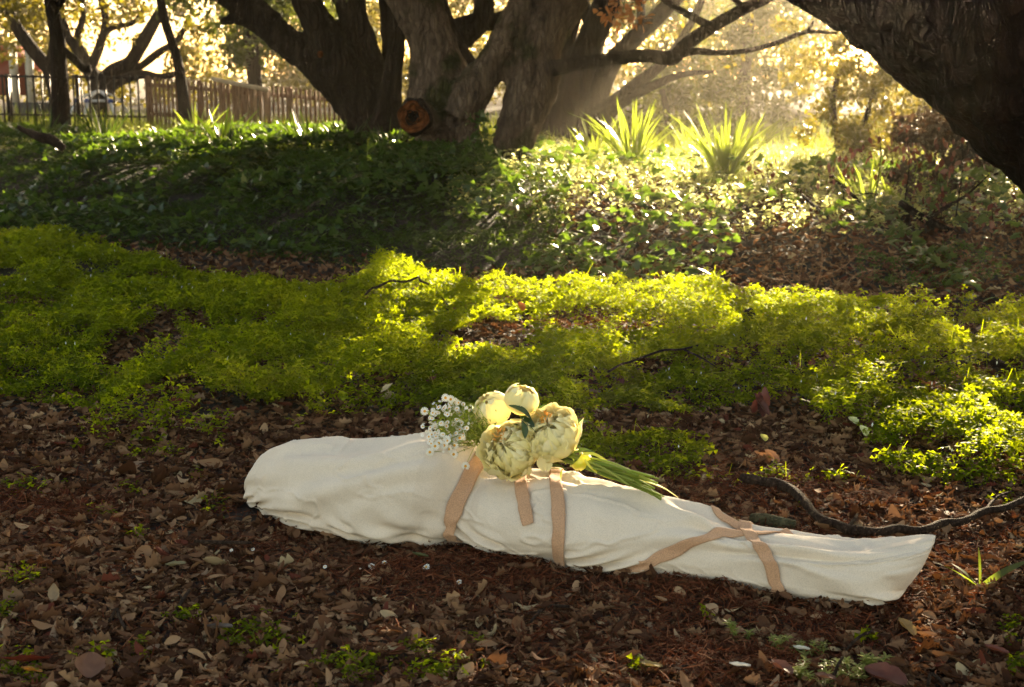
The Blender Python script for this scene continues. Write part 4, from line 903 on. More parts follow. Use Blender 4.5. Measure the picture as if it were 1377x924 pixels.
# ================================================================== bouquet lying on the bundle
def ytop(px):
    for py in range(540, 780, 2):
        if hit(px, py)[0] is not None: return py
    return 700
def ridgeY(px): return float(hit(px, ytop(px) + 8)[0][1])
bq0, _ = hit(740, 640); bq = thing('bouquet', 'bouquet of four pale yellow peonies and small daisies tied with yellow ribbon', 'bouquet', bq0)
PETAL = leafmat('peony_petal', [(0, (.99, .86, .36)), (.5, (.99, .89, .46)), (1, (.99, .92, .60))], (1.0, .86, .40), .16, .7, .1)
STAM = plain('stamen', (.75, .36, .05), .7, 0, 0, 60); GREEN = leafmat('stem_green', [(0, (.09, .13, .015)), (.6, (.20, .27, .03)), (1, (.40, .44, .08))], (.5, .6, .06), .25, .45, .3)
DGREEN = leafmat('peony_leaf', [(0, (.012, .03, .008)), (1, (.03, .06, .015))], (.2, .35, .03), .2, .3, .6)
RIB = plain('yellow_ribbon', (.85, .74, .04), .35, 0, 0, 30, .6, .15)
def frame(ax):
    ax = np.array(ax, float); ax /= np.linalg.norm(ax); U = np.cross([0.3, .2, 1.], ax); U /= np.linalg.norm(U); return np.stack([U, np.cross(ax, U), ax], -1)
def peony(c, Rr, ax, layers, seed, stam=True):
    q = np.random.default_rng(seed); P = []
    na, nb = 11, 13
    for (rs, n, tmx, wdt, flare, ruf) in layers:
        for i in range(n):
            ph = 2 * math.pi * (i + q.uniform(-.25, .25)) / n + q.uniform(0, .4); tm = math.radians(tmx * q.uniform(.88, 1.08)); r0 = rs * q.uniform(.93, 1.06)
            t = np.linspace(.02, 1, na)[:, None]; s_ = np.linspace(-1, 1, nb)[None]
            ed = noise2(s_ * 2.2 + i * 7 + seed, 0 * s_ + rs * 9, 3) - .5
            th = t * tm * (1 - .16 * s_ ** 2 + .22 * ed * t ** 2)
            dl = wdt * np.sin(np.clip(t * 1.9 + .25, 0, 2.2)) ** .8 * s_ * (1 - .15 * t ** 4)
            rf = noise3(s_ * 2.6 + i * 3.1, t * 2.2 + seed, rs * 7, 5) - .5
            rad = r0 * (1 + flare * t ** 3 + ruf * rf * (.3 + t) + .05 * np.abs(s_) ** 3 * t + .02 * np.sin(s_ * 9 + i) * t)
            th, dl, rad = np.broadcast_arrays(th, dl, rad)
            p = np.stack([rad * np.sin(th) * np.cos(ph + dl), rad * np.sin(th) * np.sin(ph + dl), -rad * np.cos(th) * .88], -1).reshape(-1, 3)
            P.append((p, [grid_faces(na, nb)], np.full(na * nb, q.random() * .8) + .2 * np.repeat(np.linspace(0, 1, na), nb)))
    v, f, a = merge(P); m = frame(ax); v = (v * Rr) @ m.T + c
    o = obj('peony', v, f, PETAL, bq, smooth=True, attr=a)
    if stam:
        n = 26; d = q.standard_normal((n, 3)); d[:, 2] = np.abs(d[:, 2]) + .8; d /= np.linalg.norm(d, axis=1)[:, None]; p0 = d * .26 + np.array([-.22, .18, .50])
        p0 = (p0 * Rr) @ m.T + c; v, f, a = scatter(*t_rhomb(1, .35, .15), p0, rot(q.random(n) * 6.28, q.normal(.6, .5, n), q.normal(0, .6, n)), Rr * .22 * (.6 + .6 * q.random(n))); s2 = obj('stamens', v, f, STAM, o)
    return o
OPEN_L = [(1.0, 7, 108, .72, .20, .14), (.95, 8, 121, .64, .13, .18), (.89, 9, 132, .52, .10, .32), (.79, 10, 144, .5, .06, .36), (.66, 8, 158, .56, .0, .26), (.53, 7, 165, .6, .0, .28), (.40, 6, 168, .7, .0, .28)]
BUD_L = [(1.0, 5, 150, .75, -.04, .06), (.96, 6, 164, .7, -.06, .08), (.88, 6, 168, .7, -.06, .10), (.78, 6, 166, .7, -.06, .12)]
def fat(px, py, dY): return at(px, py, ridgeY(px) + dY)
ppm = 1 / 452.
peony(fat(662, 551, -.015), 27 * ppm, (-.45, -.35, .75), BUD_L, 3, False)
peony(fat(702, 537, .02), 23 * ppm, (.25, -.25, .9), BUD_L, 5, False)
peony(fat(686, 604, -.075), 36 * ppm, (-.38, -.72, .50), OPEN_L, 7)
peony(fat(740, 583, -.02), 36 * ppm, (-.22, -.62, .70), OPEN_L, 9)
# loose petals hanging at the lower edge
P = []
for (px, py, sz, rz) in ((731, 612, 15, .4), (697, 626, 12, 2.9), (762, 592, 12, -1.2), (706, 622, 12, 2.6)):
    na = 7; t = np.linspace(0, 1, na)[:, None]; s_ = np.linspace(-1, 1, 7)[None]; w_ = .45 * np.sin(t * 2.3 + .5); X = w_ * s_ * 1.1; Z = -t; Yy = -.25 * s_ ** 2 + .25 * t ** 2 + .06 * np.sin(s_ * 6)
    X, Yy, Z = np.broadcast_arrays(X, Yy, Z); p = np.stack([X * math.cos(rz) - Z * math.sin(rz) * .3, Yy, Z], -1).reshape(-1, 3) * sz * ppm * 1.5 + fat(px, py, -.09)
    obj('loose_petal', p, grid_faces(na, 7), PETAL, bq, smooth=True, attr=np.full(49, .6))
def daisy_mesh():
    n = 13; V = [[0, 0, 0]]; Fc = []
    for k in range(n):
        a = 2 * math.pi * k / n; w_ = .17
        for (r, o, z) in ((.25, -w_ * .6, 0), (.95, -w_, -.06), (1.05, 0, -.1), (.95, w_, -.06), (.25, w_ * .6, 0)):
            V.append([r * math.cos(a) - o * math.sin(a), r * math.sin(a) + o * math.cos(a), z + .05 * ((k * 7) % 5 - 2) * r])
        b = 1 + k * 5; Fc.append([b, b + 1, b + 2, b + 3, b + 4])
    return np.array(V), [np.array(Fc)]
def dome():
    V = []; 
    for i, (r, z) in enumerate(((.36, 0), (.33, .12), (.20, .22), (.03, .26))):
        for k in range(8): V.append([r * math.cos(k * math.pi / 4), r * math.sin(k * math.pi / 4), z])
    return np.array(V), [grid_faces(4, 8, True)]
WHITE = plain('daisy_white', (.82, .80, .72), .6, 0, 0, 30, .2, .05); YOL = plain('daisy_centre', (.70, .38, .03), .8, 0, 0, 80)
dproto = dcproto = None
def daisy(c, r, ax, parent=None, label=None):
    global dproto, dcproto
    if dproto is None:
        v, f = daisy_mesh(); dproto = obj('daisy', v, f, WHITE); v, f = dome(); dcproto = obj('flower_centre', v, f, YOL, dproto); o, ch = dproto, dcproto
    else:
        o = dproto.copy(); COL.objects.link(o); ch = dcproto.copy(); COL.objects.link(ch); ch.parent = o
        for k in ('label', 'category', 'group'):
            if k in o.keys(): del o[k]
    from mathutils import Matrix
    base = np.array(parent['_o']) if parent is not None else np.zeros(3); o.parent = parent
    m = Matrix(frame(ax).tolist()).to_4x4(); o.matrix_basis = Matrix.Translation(Vector(np.array(c) - base)) @ m @ Matrix.Scale(r, 4)
    o['_o'] = [0., 0., 0.]
    if label: tag(o, label, 'flower', 'daisy heads fallen on the mulch')
    return o
q = np.random.default_rng(5); heads = []
named = [(601, 591), (597, 599), (611, 599), (626, 627), (571, 553), (599, 535), (606, 537), (612, 541), (578, 608), (610, 611), (618, 589), (590, 596), (604, 604), (585, 600)]
for i in range(84):
    if i < len(named): px, py = named[i]; r = 5.6
    else:
        t = q.random() * 6.28; rr = q.random() ** .5; px, py = 602 + 34 * rr * math.cos(t) + 0, 570 + 30 * rr * math.sin(t); px -= (py - 570) * .25; r = q.uniform(3.0, 4.8)
    k = max(0, (py - 545) / 70); c = fat(px, py, .05 - .15 * k + q.normal(0, .012)); 
    h_, _i = hit(px, py)
    if h_ is not None: c[1] = min(c[1], h_[1] - .012); c = at(px, py, c[1])
    heads.append(c); ax = (q.normal(-.35, .35), q.normal(-.75, .3), q.normal(.5, .35)) if i >= 12 else (q.normal(-.05, .15), -1, q.normal(.25, .15))
    daisy(c, r * ppm, ax, bq)
n = 150; t = q.random(n) * 6.28; rr = q.random(n) ** .6; pxs = 604 + 38 * rr * np.cos(t); pys = 568 + 34 * rr * np.sin(t); pxs -= (pys - 570) * .3
pp = np.array([np.array(heads[14 + (i % 70)]) + q.normal(0, .012, 3) for i in range(n)])
v, f = daisy_mesh(); v, f, a = scatter(v, f, pp, rot(q.random(n) * 6.28, q.normal(.9, .6, n), q.normal(0, .6, n)), .0055 * (.6 + .6 * q.random(n))); fl_ = obj('small_florets', v, f, WHITE, bq); fl_['kind'] = 'stuff'
# stalks of the daisies running together, fine green foliage
tieP = at(782, 621, ridgeY(782) - .045); midP = fat(655, 588, -.045); P = []
for i, c in enumerate(heads):
    m1 = midP + q.normal(0, 1, 3) * np.array([.012, .012, .016]); a1 = c + (m1 - c) * .45 + np.array([0, .01, .012 * q.normal()]); 
    P.append(tube(np.array([list(c) + [.0008], list(a1) + [.0009], list(m1) + [.001], list((m1 + tieP) / 2 + np.array([0, 0, -.004]) + q.normal(0, .007, 3)) + [.0012], list(tieP + q.normal(0, .005, 3)) + [.0014]]), 5, 4))
c0 = at(641, 608, ridgeY(641) - .1); v, f, a = merge(P); a = rng.random(len(a)) * .3 + .4; obj('daisy_stalks', v, f, GREEN, bq, attr=a)
n = 900; t = q.random(n); cen = np.array([at(628 + 0 * k, 575, midP[1]) for k in range(1)])[0]
p = np.where(t[:, None] < .55, cen + q.normal(0, 1, (n, 3)) * np.array([.045, .02, .028]), midP + (tieP - midP) * q.random((n, 1)) + q.normal(0, 1, (n, 3)) * np.array([.01, .012, .012]))
hd = np.array(heads)[q.integers(0, len(heads), n)]; p = np.where((t > .8)[:, None], hd + (midP - hd) * q.random((n, 1)) * .8 + q.normal(0, .004, (n, 3)), p)
v, f, a = scatter(*OV, p, rot(q.random(n) * 6.28, q.normal(.3, .7, n), q.normal(0, .7, n)), np.stack([.010 + 0 * t, .022 * (.5 + q.random(n)), .02 + 0 * t], -1) * (.6 + .6 * q.random((n, 1))), .2 + .6 * q.random(n)); obj('fine_foliage', v, f, GREEN, bq, attr=a)
# broad dark leaves between the peonies
def bleaf(px, py, dY, L, W, yaw, pitch, mat=DGREEN):
    n = 9; V = []
    for i in range(n):
        t = i / (n - 1); w_ = W * math.sin(math.pi * min(max(t, .02), .985) ** .8)
        for s_ in (-1, -.5, 0, .5, 1): V.append([s_ * w_, t * L, -.5 * w_ * (1 - abs(s_)) * 1 + .18 * L * math.sin(t * 3)])
    m = rot(np.array([yaw]), np.array([pitch]), np.array([.2]))[0]; v = np.array(V) @ m.T + fat(px, py, dY); return obj('leaf', v, grid_faces(n, 5), mat, bq, smooth=True, attr=np.full(len(v), q.random()))
for a_ in ((684, 545, -.05, .085, .014, -2.0, -.5), (700, 560, -.06, .07, .013, -2.3, -.6), (706, 590, -.10, .06, .011, .3, .9), (690, 572, -.05, .05, .012, -1.2, -.2), (722, 560, .03, .06, .013, -.9, .5), (768, 575, .03, .06, .014, -1.2, .2), (745, 618, -.06, .07, .014, -1.7, -.1), (765, 612, -.02, .075, .015, -1.6, .1),
           (735, 628, -.075, .06, .012, -1.5, -.2), (752, 606, .0, .07, .015, -1.9, .2), (660, 600, -.07, .05, .011, 1.2, .1)): bleaf(*a_)
# thick stems, tie and ribbon
for i in range(24):
    y0, y1 = q.uniform(-1, 1), q.uniform(-1, 1); ex, ey = [(868, 643), (884, 650), (880, 657), (893, 668), (876, 640), (862, 652), (889, 672), (852, 648), (872, 660), (886, 644), (878, 666), (868, 655), (858, 640), (882, 662), (845, 652)][i % 15]; ex += q.uniform(-6, 8) * (i > 14); ey += q.uniform(-3, 3) * (i > 14)
    s0 = tieP + (np.array(fat(728, 606, -.03)) - tieP) * 1.0 + q.normal(0, .010, 3); s1 = tieP + np.array([0, y0 * .012, y1 * .013]); e = at(ex, ey, ridgeY(min(ex, 930)) - .03 + q.normal(0, .012)); h_, _i = hit(ex, ey)
    if h_ is not None and e[1] > h_[1] - .008: e = at(ex, ey, h_[1] - .008)
    md = (s1 + e) / 2 + np.array([0, 0, .006 + .006 * y1]); hm, _i = hit(*[float(z) for z in proj(*md)])
    if hm is not None and md[1] > hm[1] - .008: md = at(*[float(z) for z in proj(*md)], hm[1] - .010)
    r_ = q.uniform(.0024, .0042); v, f, a = tube(np.array([list(s0) + [r_ * .8], list(s1) + [r_], list(md) + [r_], list(e) + [r_]]), 8, 6); obj('stem', v, f, GREEN, bq, smooth=True, attr=np.full(len(v), q.uniform(.3, 1)))
def ribbon(pts, w_, name='ribbon', n=8, tw=0):
    C = catmull(pts, n); T = np.gradient(C, axis=0); T /= np.linalg.norm(T, axis=1)[:, None]; view = np.array([0, -.9, .4]); B = np.cross(T, view); B /= np.linalg.norm(B, axis=1)[:, None]
    k = np.linspace(0, 1, len(C))[:, None]; Bn = B * np.cos(tw * k) + view * np.sin(tw * k)
    V = np.stack([C + Bn * w_ * z + view * .0012 * (1 - abs(z) * 2) for z in (-.5, -.17, .17, .5)], 1).reshape(-1, 3); return obj(name, V, grid_faces(len(C), 4), RIB, bq, smooth=True)
fw = lambda px, py, d: at(px, py, tieP[1] + d)
axT = fw(795, 627, 0) - fw(770, 614, 0); axT /= np.linalg.norm(axT); m = frame(axT); V = []
for k, sx in enumerate(np.linspace(-.017, .017, 8)):
    for j in range(24):
        t = j * math.pi / 12; rr = .0265 * (1 + .06 * math.sin(j * 1.7 + k * 2.1)) * (1 - .1 * math.cos(k * .9)); V.append(tieP + axT * (sx + .006 * math.sin(t)) + m[:, 0] * rr * math.cos(t) + m[:, 1] * rr * math.sin(t))
obj('ribbon_wrap', V, grid_faces(8, 24, True), RIB, bq, smooth=True)
ribbon([fw(784, 610, -.03), fw(800, 611, -.03), fw(818, 622, -.02), fw(845, 640, -.03), fw(870, 648, -.02), fw(892, 656, .0), fw(912, 669, .02)], .009, tw=1.2)
ribbon([fw(786, 618, -.035), fw(796, 630, -.04), fw(812, 640, -.045), fw(832, 646, -.05), fw(850, 652, -.04)], .007, tw=.8)
for i, (px, py, lb) in enumerate(((500, 762, 'fully open white daisy head on mulch, left one of the pair below the waist tie'), (517, 757, 'half closed daisy head just right of the largest fallen daisy'), (573, 763, 'white daisy head on the mulch right of the pair, straight below the waist tie'),
        (617, 783, 'fallen daisy head nearest the photographer, between the leaves'), (437, 762, 'small daisy head on the leaves under the shoulder end of the bundle'), (484, 767, 'flattened pale daisy head left of the largest fallen daisy'), (340, 738, 'tiny white daisy head on the leaves below the head end of the bundle'), (311, 739, 'leftmost tiny white daisy head on the leaves'))):
    c = gnd(px, py, .025); c[2] = H(c[0], c[1]) + .03; daisy(c, (4.6, 3.4, 4.8, 3.6, 2.6, 3.4, 2.6, 2.4)[i] * ppm, (q.normal(0, .3), -.6, .8), None, lb)
# ================================================================== sticks, branches, stump, bark
def stick(name, label, pts, z, cat='stick', mat=TWIG, group=None, Yd=None, side=(), seg=10, rough=.15):
    def to(p, i):
        if Yd is not None: c = at(p[0], p[1], Yd[i] if isinstance(Yd, (list, tuple)) else Yd)
        else: c = gnd(p[0], p[1], z[i] if isinstance(z, (list, tuple)) else z); c[2] += float(H(c[0], c[1])) if c[1] < 8 else 0
        d = np.linalg.norm(c - np.array([0, 0, CZ])); return list(c) + [p[2] / F * d]
    A_ = [to(p, i) for i, p in enumerate(pts)]; L = [tube(np.array(A_), seg, 6, rough, True, len(label))]
    o = thing(name, label, cat, A_[0][:3], group); v, f, a = merge(L); obj('stem' if side else 'wood', v, f, mat, o, smooth=True)
    for sd in side:
        B_ = [to(p, i) for i, p in enumerate(sd)]; v, f, a = tube(np.array(B_), 6, 5, rough, True, 3); obj('twig', v, f, mat, o, smooth=True)
    return o
stick('fallen_branch', 'long curved brown branch on the ground behind the feet of the wrapped bundle', [(998, 641, 5.5), (1012, 645, 7), (1030, 648, 6), (1042, 649, 6.8), (1062, 655, 6.2), (1078, 668, 6.6), (1090, 682, 5.6), (1106, 696, 6.4), (1126, 702, 5.8), (1142, 708, 7), (1180, 711, 5.6), (1206, 707, 6.2), (1240, 709, 5.4), (1268, 700, 5.6), (1296, 698, 4.8), (1322, 686, 5), (1352, 681, 4.2), (1400, 662, 4)], .045, 'branch', rough=.28, side=[[(1142, 704, 3), (1150, 694, 2.4), (1153, 688, 1.6)], [(1322, 688, 2.4), (1340, 668, 1.8), (1362, 660, 1.2)]])
stick('fallen_branch', 'thin dark bowed branch lying over the clover behind the flowers', [(818, 500, 1.6), (836, 490, 1.7), (850, 486, 1.5), (890, 472, 1.6), (915, 470, 1.4), (950, 464, 1.5), (1000, 470, 1.2), (1030, 478, .9)], .15, 'branch', side=[[(920, 470, 1.5), (945, 482, 1.2), (960, 492, .8)]])
stick('fallen_branch', 'grey angled branch standing out of the clover at the right edge', [(1250, 507, 3), (1268, 500, 4), (1282, 494, 5), (1308, 485, 6), (1322, 481, 6.5), (1345, 492, 5.5), (1380, 508, 4)], .10, 'branch')
stick('dead_twig', 'arched bare twig over the brightest clover behind the path edge', [(478, 412, 1.6), (486, 402, 1.7), (500, 388, 1.6), (508, 386, 1.9), (525, 378, 1.5), (545, 379, 1.6), (562, 373, 1.5), (566, 378, 1.6), (582, 386, 1.3), (604, 414, 1.0)], [.10, .12, .15, .16, .18, .18, .2, .19, .17, .08], 'twig', side=[[(510, 383, 1.2), (500, 402, 1.0), (512, 425, .7)], [(495, 392, 1.1), (468, 386, .9), (455, 396, .6)], [(562, 373, 1.1), (572, 366, .9), (560, 362, .6)], [(582, 386, 1.0), (600, 384, .8), (612, 392, .5)]])
stick('wood_stub', 'short upright brown wood stub in the clover beside the bright patch', [(1002, 462, 8), (1003, 438, 6), (1008, 424, 7.5), (1006, 416, 5)], 0, 'stub', BARK, Yd=6.55)
stick('fallen_branch', 'grey weathered branch among the grass at far left on top of the bank', [(24, 171, 3), (38, 178, 4), (52, 184, 6), (68, 188, 7), (86, 200, 5)], 0, 'branch', Yd=13.0)
stick('bark_piece', 'mossy grey piece of bark lying behind the ankles of the bundle', [(1010, 693, 6), (1030, 697, 9), (1052, 701, 9), (1070, 703, 7)], .03, 'bark', barkmat('lichen_bark', (.03, .028, .015), (.10, .10, .055), 12, 1, .8, None, .01))
stick('grey_stick', 'straight grey stick on the leaves left below the head end of the bundle', [(262, 724, 2.2), (295, 726, 2.6), (338, 727, 2)], .05)
stick('grey_stick', 'short forked pale stick in the lower left leaf litter', [(238, 815, 2), (246, 804, 2.4), (254, 792, 2)], .035, side=[[(246, 804, 1.6), (240, 795, 1.3)]])
stick('grey_stick', 'crooked grey twig among leaves left of the large grey leaf', [(147, 832, 2), (157, 816, 2.4), (160, 826, 2.2), (168, 842, 2)], .035)
stick('grey_stick', 'bent dark twig on the mulch below the middle of the bundle', [(714, 833, 1.8), (726, 818, 2.2), (742, 811, 2.2), (766, 812, 2)], .03)
stick('grey_stick', 'thin stick slanting over the mulch below the feet of the bundle', [(1138, 866, 1.6), (1155, 850, 2), (1174, 841, 1.8)], .04)
stick('pale_twig', 'bleached pale twig rising through weeds at the lower right', [(1112, 918, 2), (1122, 900, 2.4), (1127, 888, 2.2), (1134, 876, 1.8)], [.02, .04, .06, .07])
stick('grey_stick', 'grey curled twig at the lower right corner area', [(1248, 915, 2), (1252, 900, 2.4), (1262, 905, 2.2), (1270, 915, 2)], .03)
stick('fallen_branch', 'bare black branch slanting down the bank under the giant leaning oak', [(1118, 236, 2.5), (1160, 275, 2.5), (1205, 312, 2.5), (1262, 350, 2)], 0, 'branch', BARKR, Yd=[10.6, 10.4, 10.0, 9.4], side=[[(1150, 262, 1.5), (1176, 262, 1.2), (1172, 292, 1)]])
stick('fallen_branch', 'forked black branch tangled below the yellow green tufts', [(1210, 272, 4), (1245, 296, 5), (1290, 318, 5), (1330, 340, 4), (1370, 352, 3)], 0, 'branch', BARKR, Yd=[9.8, 9.7, 9.6, 9.5, 9.4], side=[[(1245, 296, 3), (1270, 280, 2.5), (1300, 262, 1.6), (1330, 235, 1)], [(1225, 316, 3), (1270, 312, 3), (1300, 330, 2)], [(1222, 284, 3), (1218, 310, 2.5), (1212, 335, 2)]])
stick('fallen_branch', 'thin dark twig lying down the right side litter slope', [(1078, 262, 2), (1110, 290, 2.2), (1150, 318, 2), (1190, 352, 1.6)], 0, 'branch', BARKR, Yd=[10.6, 10.2, 9.8, 9.3])
stick('dead_twig', 'tan dead weed stalks on the path edge under the right litter bank', [(1085, 420, .9), (1098, 385, .8), (1106, 350, .7), (1102, 325, .5)], 0, 'twig', plain('tan_stalk', (.20, .10, .05), .8, 0, 0, 30), Yd=8.3, side=[[(1088, 408, .8), (1130, 395, .7), (1160, 402, .5)], [(1092, 400, .7), (1060, 378, .6), (1045, 350, .5)], [(1100, 375, .7), (1135, 358, .6), (1160, 335, .5)], [(1090, 415, .7), (1050, 402, .6), (1030, 388, .5)], [(1080, 418, .7), (1075, 380, .6), (1082, 340, .5)], [(1130, 395, .6), (1150, 370, .5), (1182, 362, .4)], [(1060, 378, .6), (1030, 372, .5), (1012, 352, .4)]])
# reddish dead leaves hanging on the twigs near the giant oak
DEADRED = leafmat('dead_red_leaf', [(0, (.04, .012, .008)), (.6, (.12, .03, .015)), (1, (.22, .12, .09))], (.07, .022, .012), .12, .6, .2)
def dead_cluster(px, py, Y_, n, r, label):
    c = at(px, py, Y_); o = thing('dead_leaf_spray', label, 'dead leaves', c, 'dead leaf sprays on the twigs'); n = int(n * 1.6); p = c + rng.normal(0, 1, (n, 3)) * np.array([r, r, r * 1.1]) * .8
    v, f, a = scatter(*OV, p, rot(rng.random(n) * 6.28, rng.normal(-.8, .6, n), rng.normal(0, .6, n)), .060 * (.6 + .6 * rng.random(n))); obj('leaves', v, f, DEADRED, o, attr=a)
    v, f, a = tube(np.array([[c[0], c[1], c[2] - .45, .006], [c[0] + .03, c[1], c[2] - .1, .004], [c[0], c[1], c[2] + r, .002]]), 5, 3); obj('twig', v, f, BARKR, o)
for px, py, Y_, n, r, lb in ((1132, 222, 10.3, 26, .10, 'red brown dead leaves on a thin twig before the sunlit bush'), (1218, 205, 10.0, 30, .12, 'dark hanging dead leaves just left of the giant oak underside'), (1290, 205, 9.6, 34, .14, 'grey brown dead leaves directly under the giant oak underside'), (1262, 262, 9.8, 26, .11, 'brown dead leaves above the forked black branch'), (1180, 190, 10.4, 16, .09, 'small dead leaf spray high before the golden bush'), (1330, 285, 9.4, 24, .12, 'dead leaves at the far right above the shaded grass'), (1028, 225, 11.0, 14, .09, 'small rusty dead leaf spray right of the glaring strap leaved clump')): dead_cluster(px, py, Y_, n, r, lb)
# ================================================================== single fallen leaves that stand out
def bigleaf(px, py, L, W, yaw, pitch, roll, col, label, z=.04, cat='fallen leaf', curl=.6, seed=1, n=1):
    m = leafmat('leaf_' + label.split()[0], [(0, tuple(np.array(col) * .75)), (1, tuple(np.minimum(np.array(col) * 1.2, .9)))], tuple(np.minimum(np.array(col) * 1.8, .9)), .2, .5, .4, 40); P = []
    c = gnd(px, py, z); c[2] = float(H(c[0], c[1])) + z; q_ = np.random.default_rng(seed + int(px))
    for k in range(n):
        na, nb = 11, 7; V = []
        for i in range(na):
            t = i / (na - 1); w_ = W / 2 * math.sin(math.pi * min(max(t, .02), .98) ** .85) ** .75 * (1 + .08 * math.sin(i * 2.3))
            for j in range(nb):
                s_ = -1 + 2 * j / (nb - 1); V.append([s_ * w_, (t - .5) * L, curl * w_ * s_ * s_ + .25 * L * (t - .5) ** 2 + .12 * w_ * math.sin(t * 7 + s_ * 2) + .004 * (j == 3)])
        R_ = rot(np.array([yaw + k * 1.1]), np.array([pitch + q_.normal(0, .3) * (k > 0)]), np.array([roll + q_.normal(0, .4) * (k > 0)]))[0]
        P.append((np.array(V) @ R_.T + c + q_.normal(0, .02, 3) * (k > 0), [grid_faces(na, nb)], rng.random(na * nb) * .4 + .3))
    v, f, a = merge(P); return tag(obj('fallen_leaf' if n == 1 else 'fallen_leaf_cluster', v, f, m, smooth=True, attr=a, loc=c), label, cat)
for a_ in ((295, 843, .075, .034, 1.2, -.1, .1, (.13, .10, .075), 'large grey brown dead leaf lying flat in the lower left litter'), (120, 893, .07, .07, .2, .6, .2, (.15, .07, .04), 'broad ruddy tan leaf at the lower left beside the sprigs'), (35, 885, .11, .035, 1.8, .1, .5, (.10, .018, .008), 'long dark red leaf at the lower left corner'),
           (42, 899, .05, .03, 1.5, .2, .3, (.35, .15, .02), 'small orange leaf beside the long dark red leaf'), (72, 795, .05, .03, .2, 1.0, .1, (.26, .19, .11), 'pale tan leaf standing upright in the left litter'), (236, 758, .06, .03, 1.4, -.1, 0, (.20, .17, .08), 'olive tan leaf lying below the head end of the bundle'),
           (565, 745, .05, .022, 1.2, .1, .1, (.09, .10, .03), 'dull green leaf on the mulch below the waist tie'), (346, 615, .07, .035, .9, .8, .3, (.24, .13, .06), 'tan curled leaf leaning against the head end of the bundle'), (1218, 838, .06, .045, .6, .5, .2, (.26, .16, .05), 'yellow brown curled leaf below the toes of the bundle'),
           (995, 890, .05, .022, 1.5, .1, .1, (.75, .70, .58), 'white bleached leaf on the mulch near the bottom edge'), (1078, 866, .04, .022, 1.4, .1, .1, (.70, .66, .52), 'small white bleached leaf right of the weed stems'), (1050, 893, .06, .05, .8, .3, .2, (.13, .05, .03), 'brown flat leaf right of the white bleached leaf'),
           (1190, 905, .10, .07, 1.1, .2, -.2, (.10, .03, .018), 'big dark red leaf under the lower right weeds'), (1340, 870, .06, .03, .9, .1, .1, (.16, .05, .03), 'reddish leaf at the right edge of the foreground'), (875, 892, .055, .028, 1.3, .1, .1, (.17, .13, .05), 'greenish tan leaf on the mulch at the bottom centre'),
           (428, 522, .07, .045, .5, .9, .3, (.62, .50, .26), 'cream backlit leaf upright at the clover edge above the bundle', .06), (460, 533, .045, .045, .3, .9, .1, (.25, .32, .02), 'round yellow green leaf above the shoulder of the bundle', .06), (522, 537, .06, .035, .6, .7, .2, (.55, .44, .26), 'pale dry leaves in a heap above the bundle', .06, 'fallen leaves', .6, 1, 5),
           (580, 512, .09, .03, -.9, .6, .3, (.20, .05, .025), 'rusty long leaf tilted in the clover behind the daisies', .09), (516, 493, .06, .03, -.5, .6, .2, (.14, .035, .02), 'small rusty leaf in the clover left of the long rusty leaf', .09), (1068, 486, .07, .035, .4, 1.0, .3, (.16, .025, .016), 'bright red brown leaf in the bare gap of the clover', .07), (1092, 488, .06, .035, -.5, 1.0, .3, (.12, .035, .02), 'dark brown leaf beside the bright red brown leaf', .07),
           (1022, 545, .10, .045, .2, 1.1, .2, (.07, .02, .014), 'maroon drooping leaf cluster in the clover at right', .12, 'fallen leaves', .6, 1, 4), (1036, 616, .07, .05, .8, .6, .2, (.27, .13, .06), 'tan curled leaves on the litter right of the bouquet stems', .04, 'fallen leaves', .8, 1, 3),
           (1146, 567, .045, .045, .5, .4, .1, (.70, .72, .38), 'upper pale yellow round leaf in the right clover', .1), (1160, 580, .045, .045, .5, .8, .1, (.72, .72, .34), 'lower pale yellow round leaf in the right clover', .09), (1026, 590, .035, .035, .5, .6, .1, (.45, .42, .10), 'yellowing round clover leaf left of the tan curled leaves', .07),
           (700, 414, .06, .05, .5, .8, .1, (.45, .13, .03), 'orange dead leaf in the sunlit clover by the path', .12), (833, 512, .07, .04, .1, 1.2, .1, (.12, .03, .02), 'dark maroon leaf upright in the clover behind the peonies', .08), (798, 528, .06, .04, 1.4, .1, .1, (.17, .11, .07), 'grey tan leaf in the clover above the right peony', .08),
           (380, 492, .06, .035, .2, 1.0, .2, (.15, .04, .02), 'brown upright leaf between the left clover mounds', .08), (60, 498, .05, .05, .2, .5, .2, (.22, .28, .04), 'round pale green leaf in the sparse clover at left', .05), (1110, 905, .05, .03, 1.2, .1, .1, (.16, .07, .04), 'tan brown leaf at the bottom edge beside the weeds')): bigleaf(*a_)
# ================================================================== seedlings and weeds in front
def rosette(px, py, leaves, label, mat=STRAP_LEAF, name='seedling'):
    c = gnd(px, py); c[2] = float(H(c[0], c[1])); V = []
    x = np.full(len(leaves), c[0]); L = np.array(leaves, float)
    v, f, a = blades(x, np.full(len(L), c[1]), np.full(len(L), c[2]), L[:, 0], L[:, 1], L[:, 2], L[:, 3], L[:, 4], 6); return tag(obj(name, v, f, mat, attr=a * .5, smooth=True, loc=c), label, 'plant')
rosette(1318, 790, [(.125, .020, .05, 1.9, .1), (.11, .026, .9, .1, .4), (.10, .026, .9, 3.0, .4), (.07, .022, .7, -1.4, .5), (.07, .020, .8, 2.2, .6)], 'green seedling with one tall pointed leaf right of the bundle toes')
rosette(630, 738, [(.055, .011, .2, 2.4, .3), (.04, .010, .3, .6, .3), (.03, .010, .5, -1.0, .3)], 'tiny green sprout at the lower edge of the bundle by the waist tie')
rosette(1142, 908, [(.05, .006, .2, 1.4, .3), (.06, .004, .1, 2, .1)], 'slender green shoot at the bottom right edge')
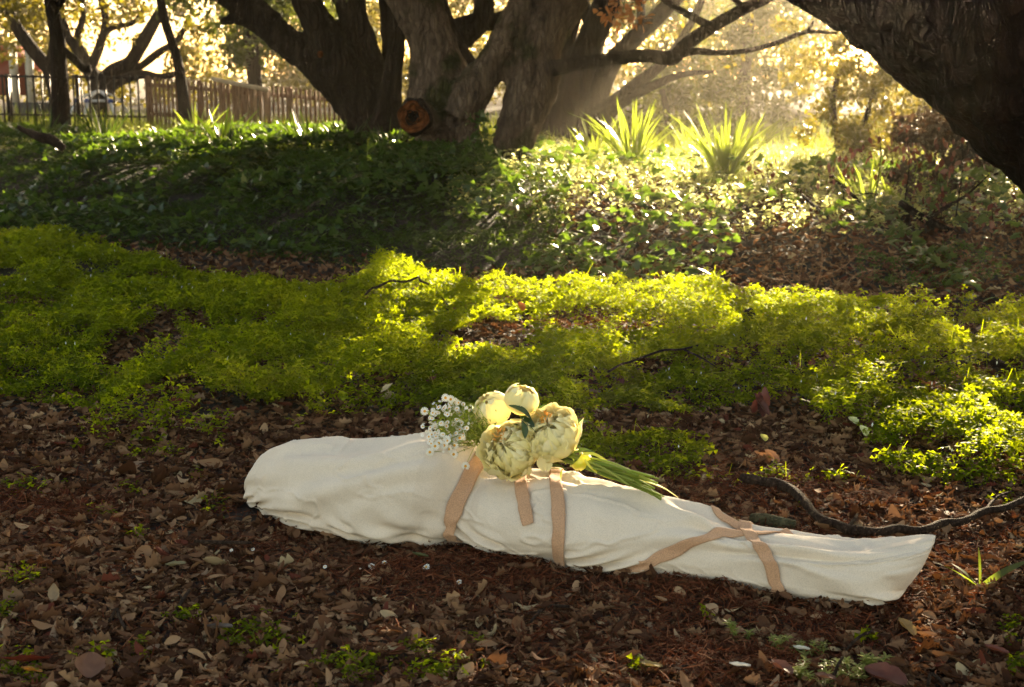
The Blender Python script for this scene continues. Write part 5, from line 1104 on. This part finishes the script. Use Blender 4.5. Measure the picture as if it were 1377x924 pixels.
def goosegrass(px, py, W, n, hgt, label):
    c = gnd(px, py); c[2] = float(H(c[0], c[1])); P = []; S2 = []
    for i in range(n):
        b = c + np.array([rng.normal(0, W), rng.normal(0, W * .6), 0]); ln = np.array([rng.normal(0, .5), rng.normal(-.1, .3), 1]); ln /= np.linalg.norm(ln); h = hgt * rng.uniform(.5, 1.1)
        S2.append(tube(np.array([list(b) + [.0011], list(b + ln * h * .5 + np.array([.004, 0, 0])) + [.001], list(b + ln * h) + [.0008]]), 5, 3))
        for lv in (.3, .55, .8, 1.0):
            k = 6; a0 = rng.random() * 6; p = np.tile(b + ln * h * lv, (k, 1)); aa = a0 + np.arange(k) * 2 * math.pi / k
            P.append(scatter(*OV, p, rot(aa, rng.normal(.35, .2, k), rng.normal(0, .2, k)), np.tile(np.array([[.010, .017, .017]]), (k, 1)) * rng.uniform(.8, 1.3), np.full(k, .5 + .3 * rng.random())))
    o = thing('weed_plant', label, 'weed', c, 'whorl leaved weeds in the foreground'); [obj('stem', q_[0], q_[1], GREEN, o, attr=q_[2] + .6) for q_ in S2]; v, f, a = merge(P); obj('leaves', v, f, WEED, o, attr=a)
goosegrass(1100, 912, .035, 9, .055, 'left one of the bright whorl leaved weeds at the bottom right edge'); goosegrass(1165, 905, .045, 12, .06, 'densest bright whorl leaved weed at the bottom right edge'); goosegrass(1028, 875, .03, 4, .06, 'small whorl leaved weed right of the white bleached leaf'); goosegrass(997, 862, .012, 3, .07, 'thin whorl leaved weed stems standing in the mulch'); goosegrass(1085, 880, .02, 4, .045, 'small whorl leaved weed beside the pale twig')
# ================================================================== haze
def haze():
    v, f, _ = box((0, 58, 4.0), (290, 200, 26)); v = np.asarray(v); v[:, 2] = np.where(v[:, 2] > 4, 17.0, -1.6)
    m, t, out = M('sunlit_haze'); p = nn(t, 'ShaderNodeVolumePrincipled'); p.inputs['Color'].default_value = (1.0, .90, .72, 1); p.inputs['Density'].default_value = HAZE_DENSITY; p.inputs['Anisotropy'].default_value = .72
    t.links.new(p.outputs[0], out.inputs['Volume']); o = obj('haze', v, f, m); o['kind'] = 'stuff'; tag(o, 'thin golden haze hanging between the trees', 'haze', kind='stuff')
haze()
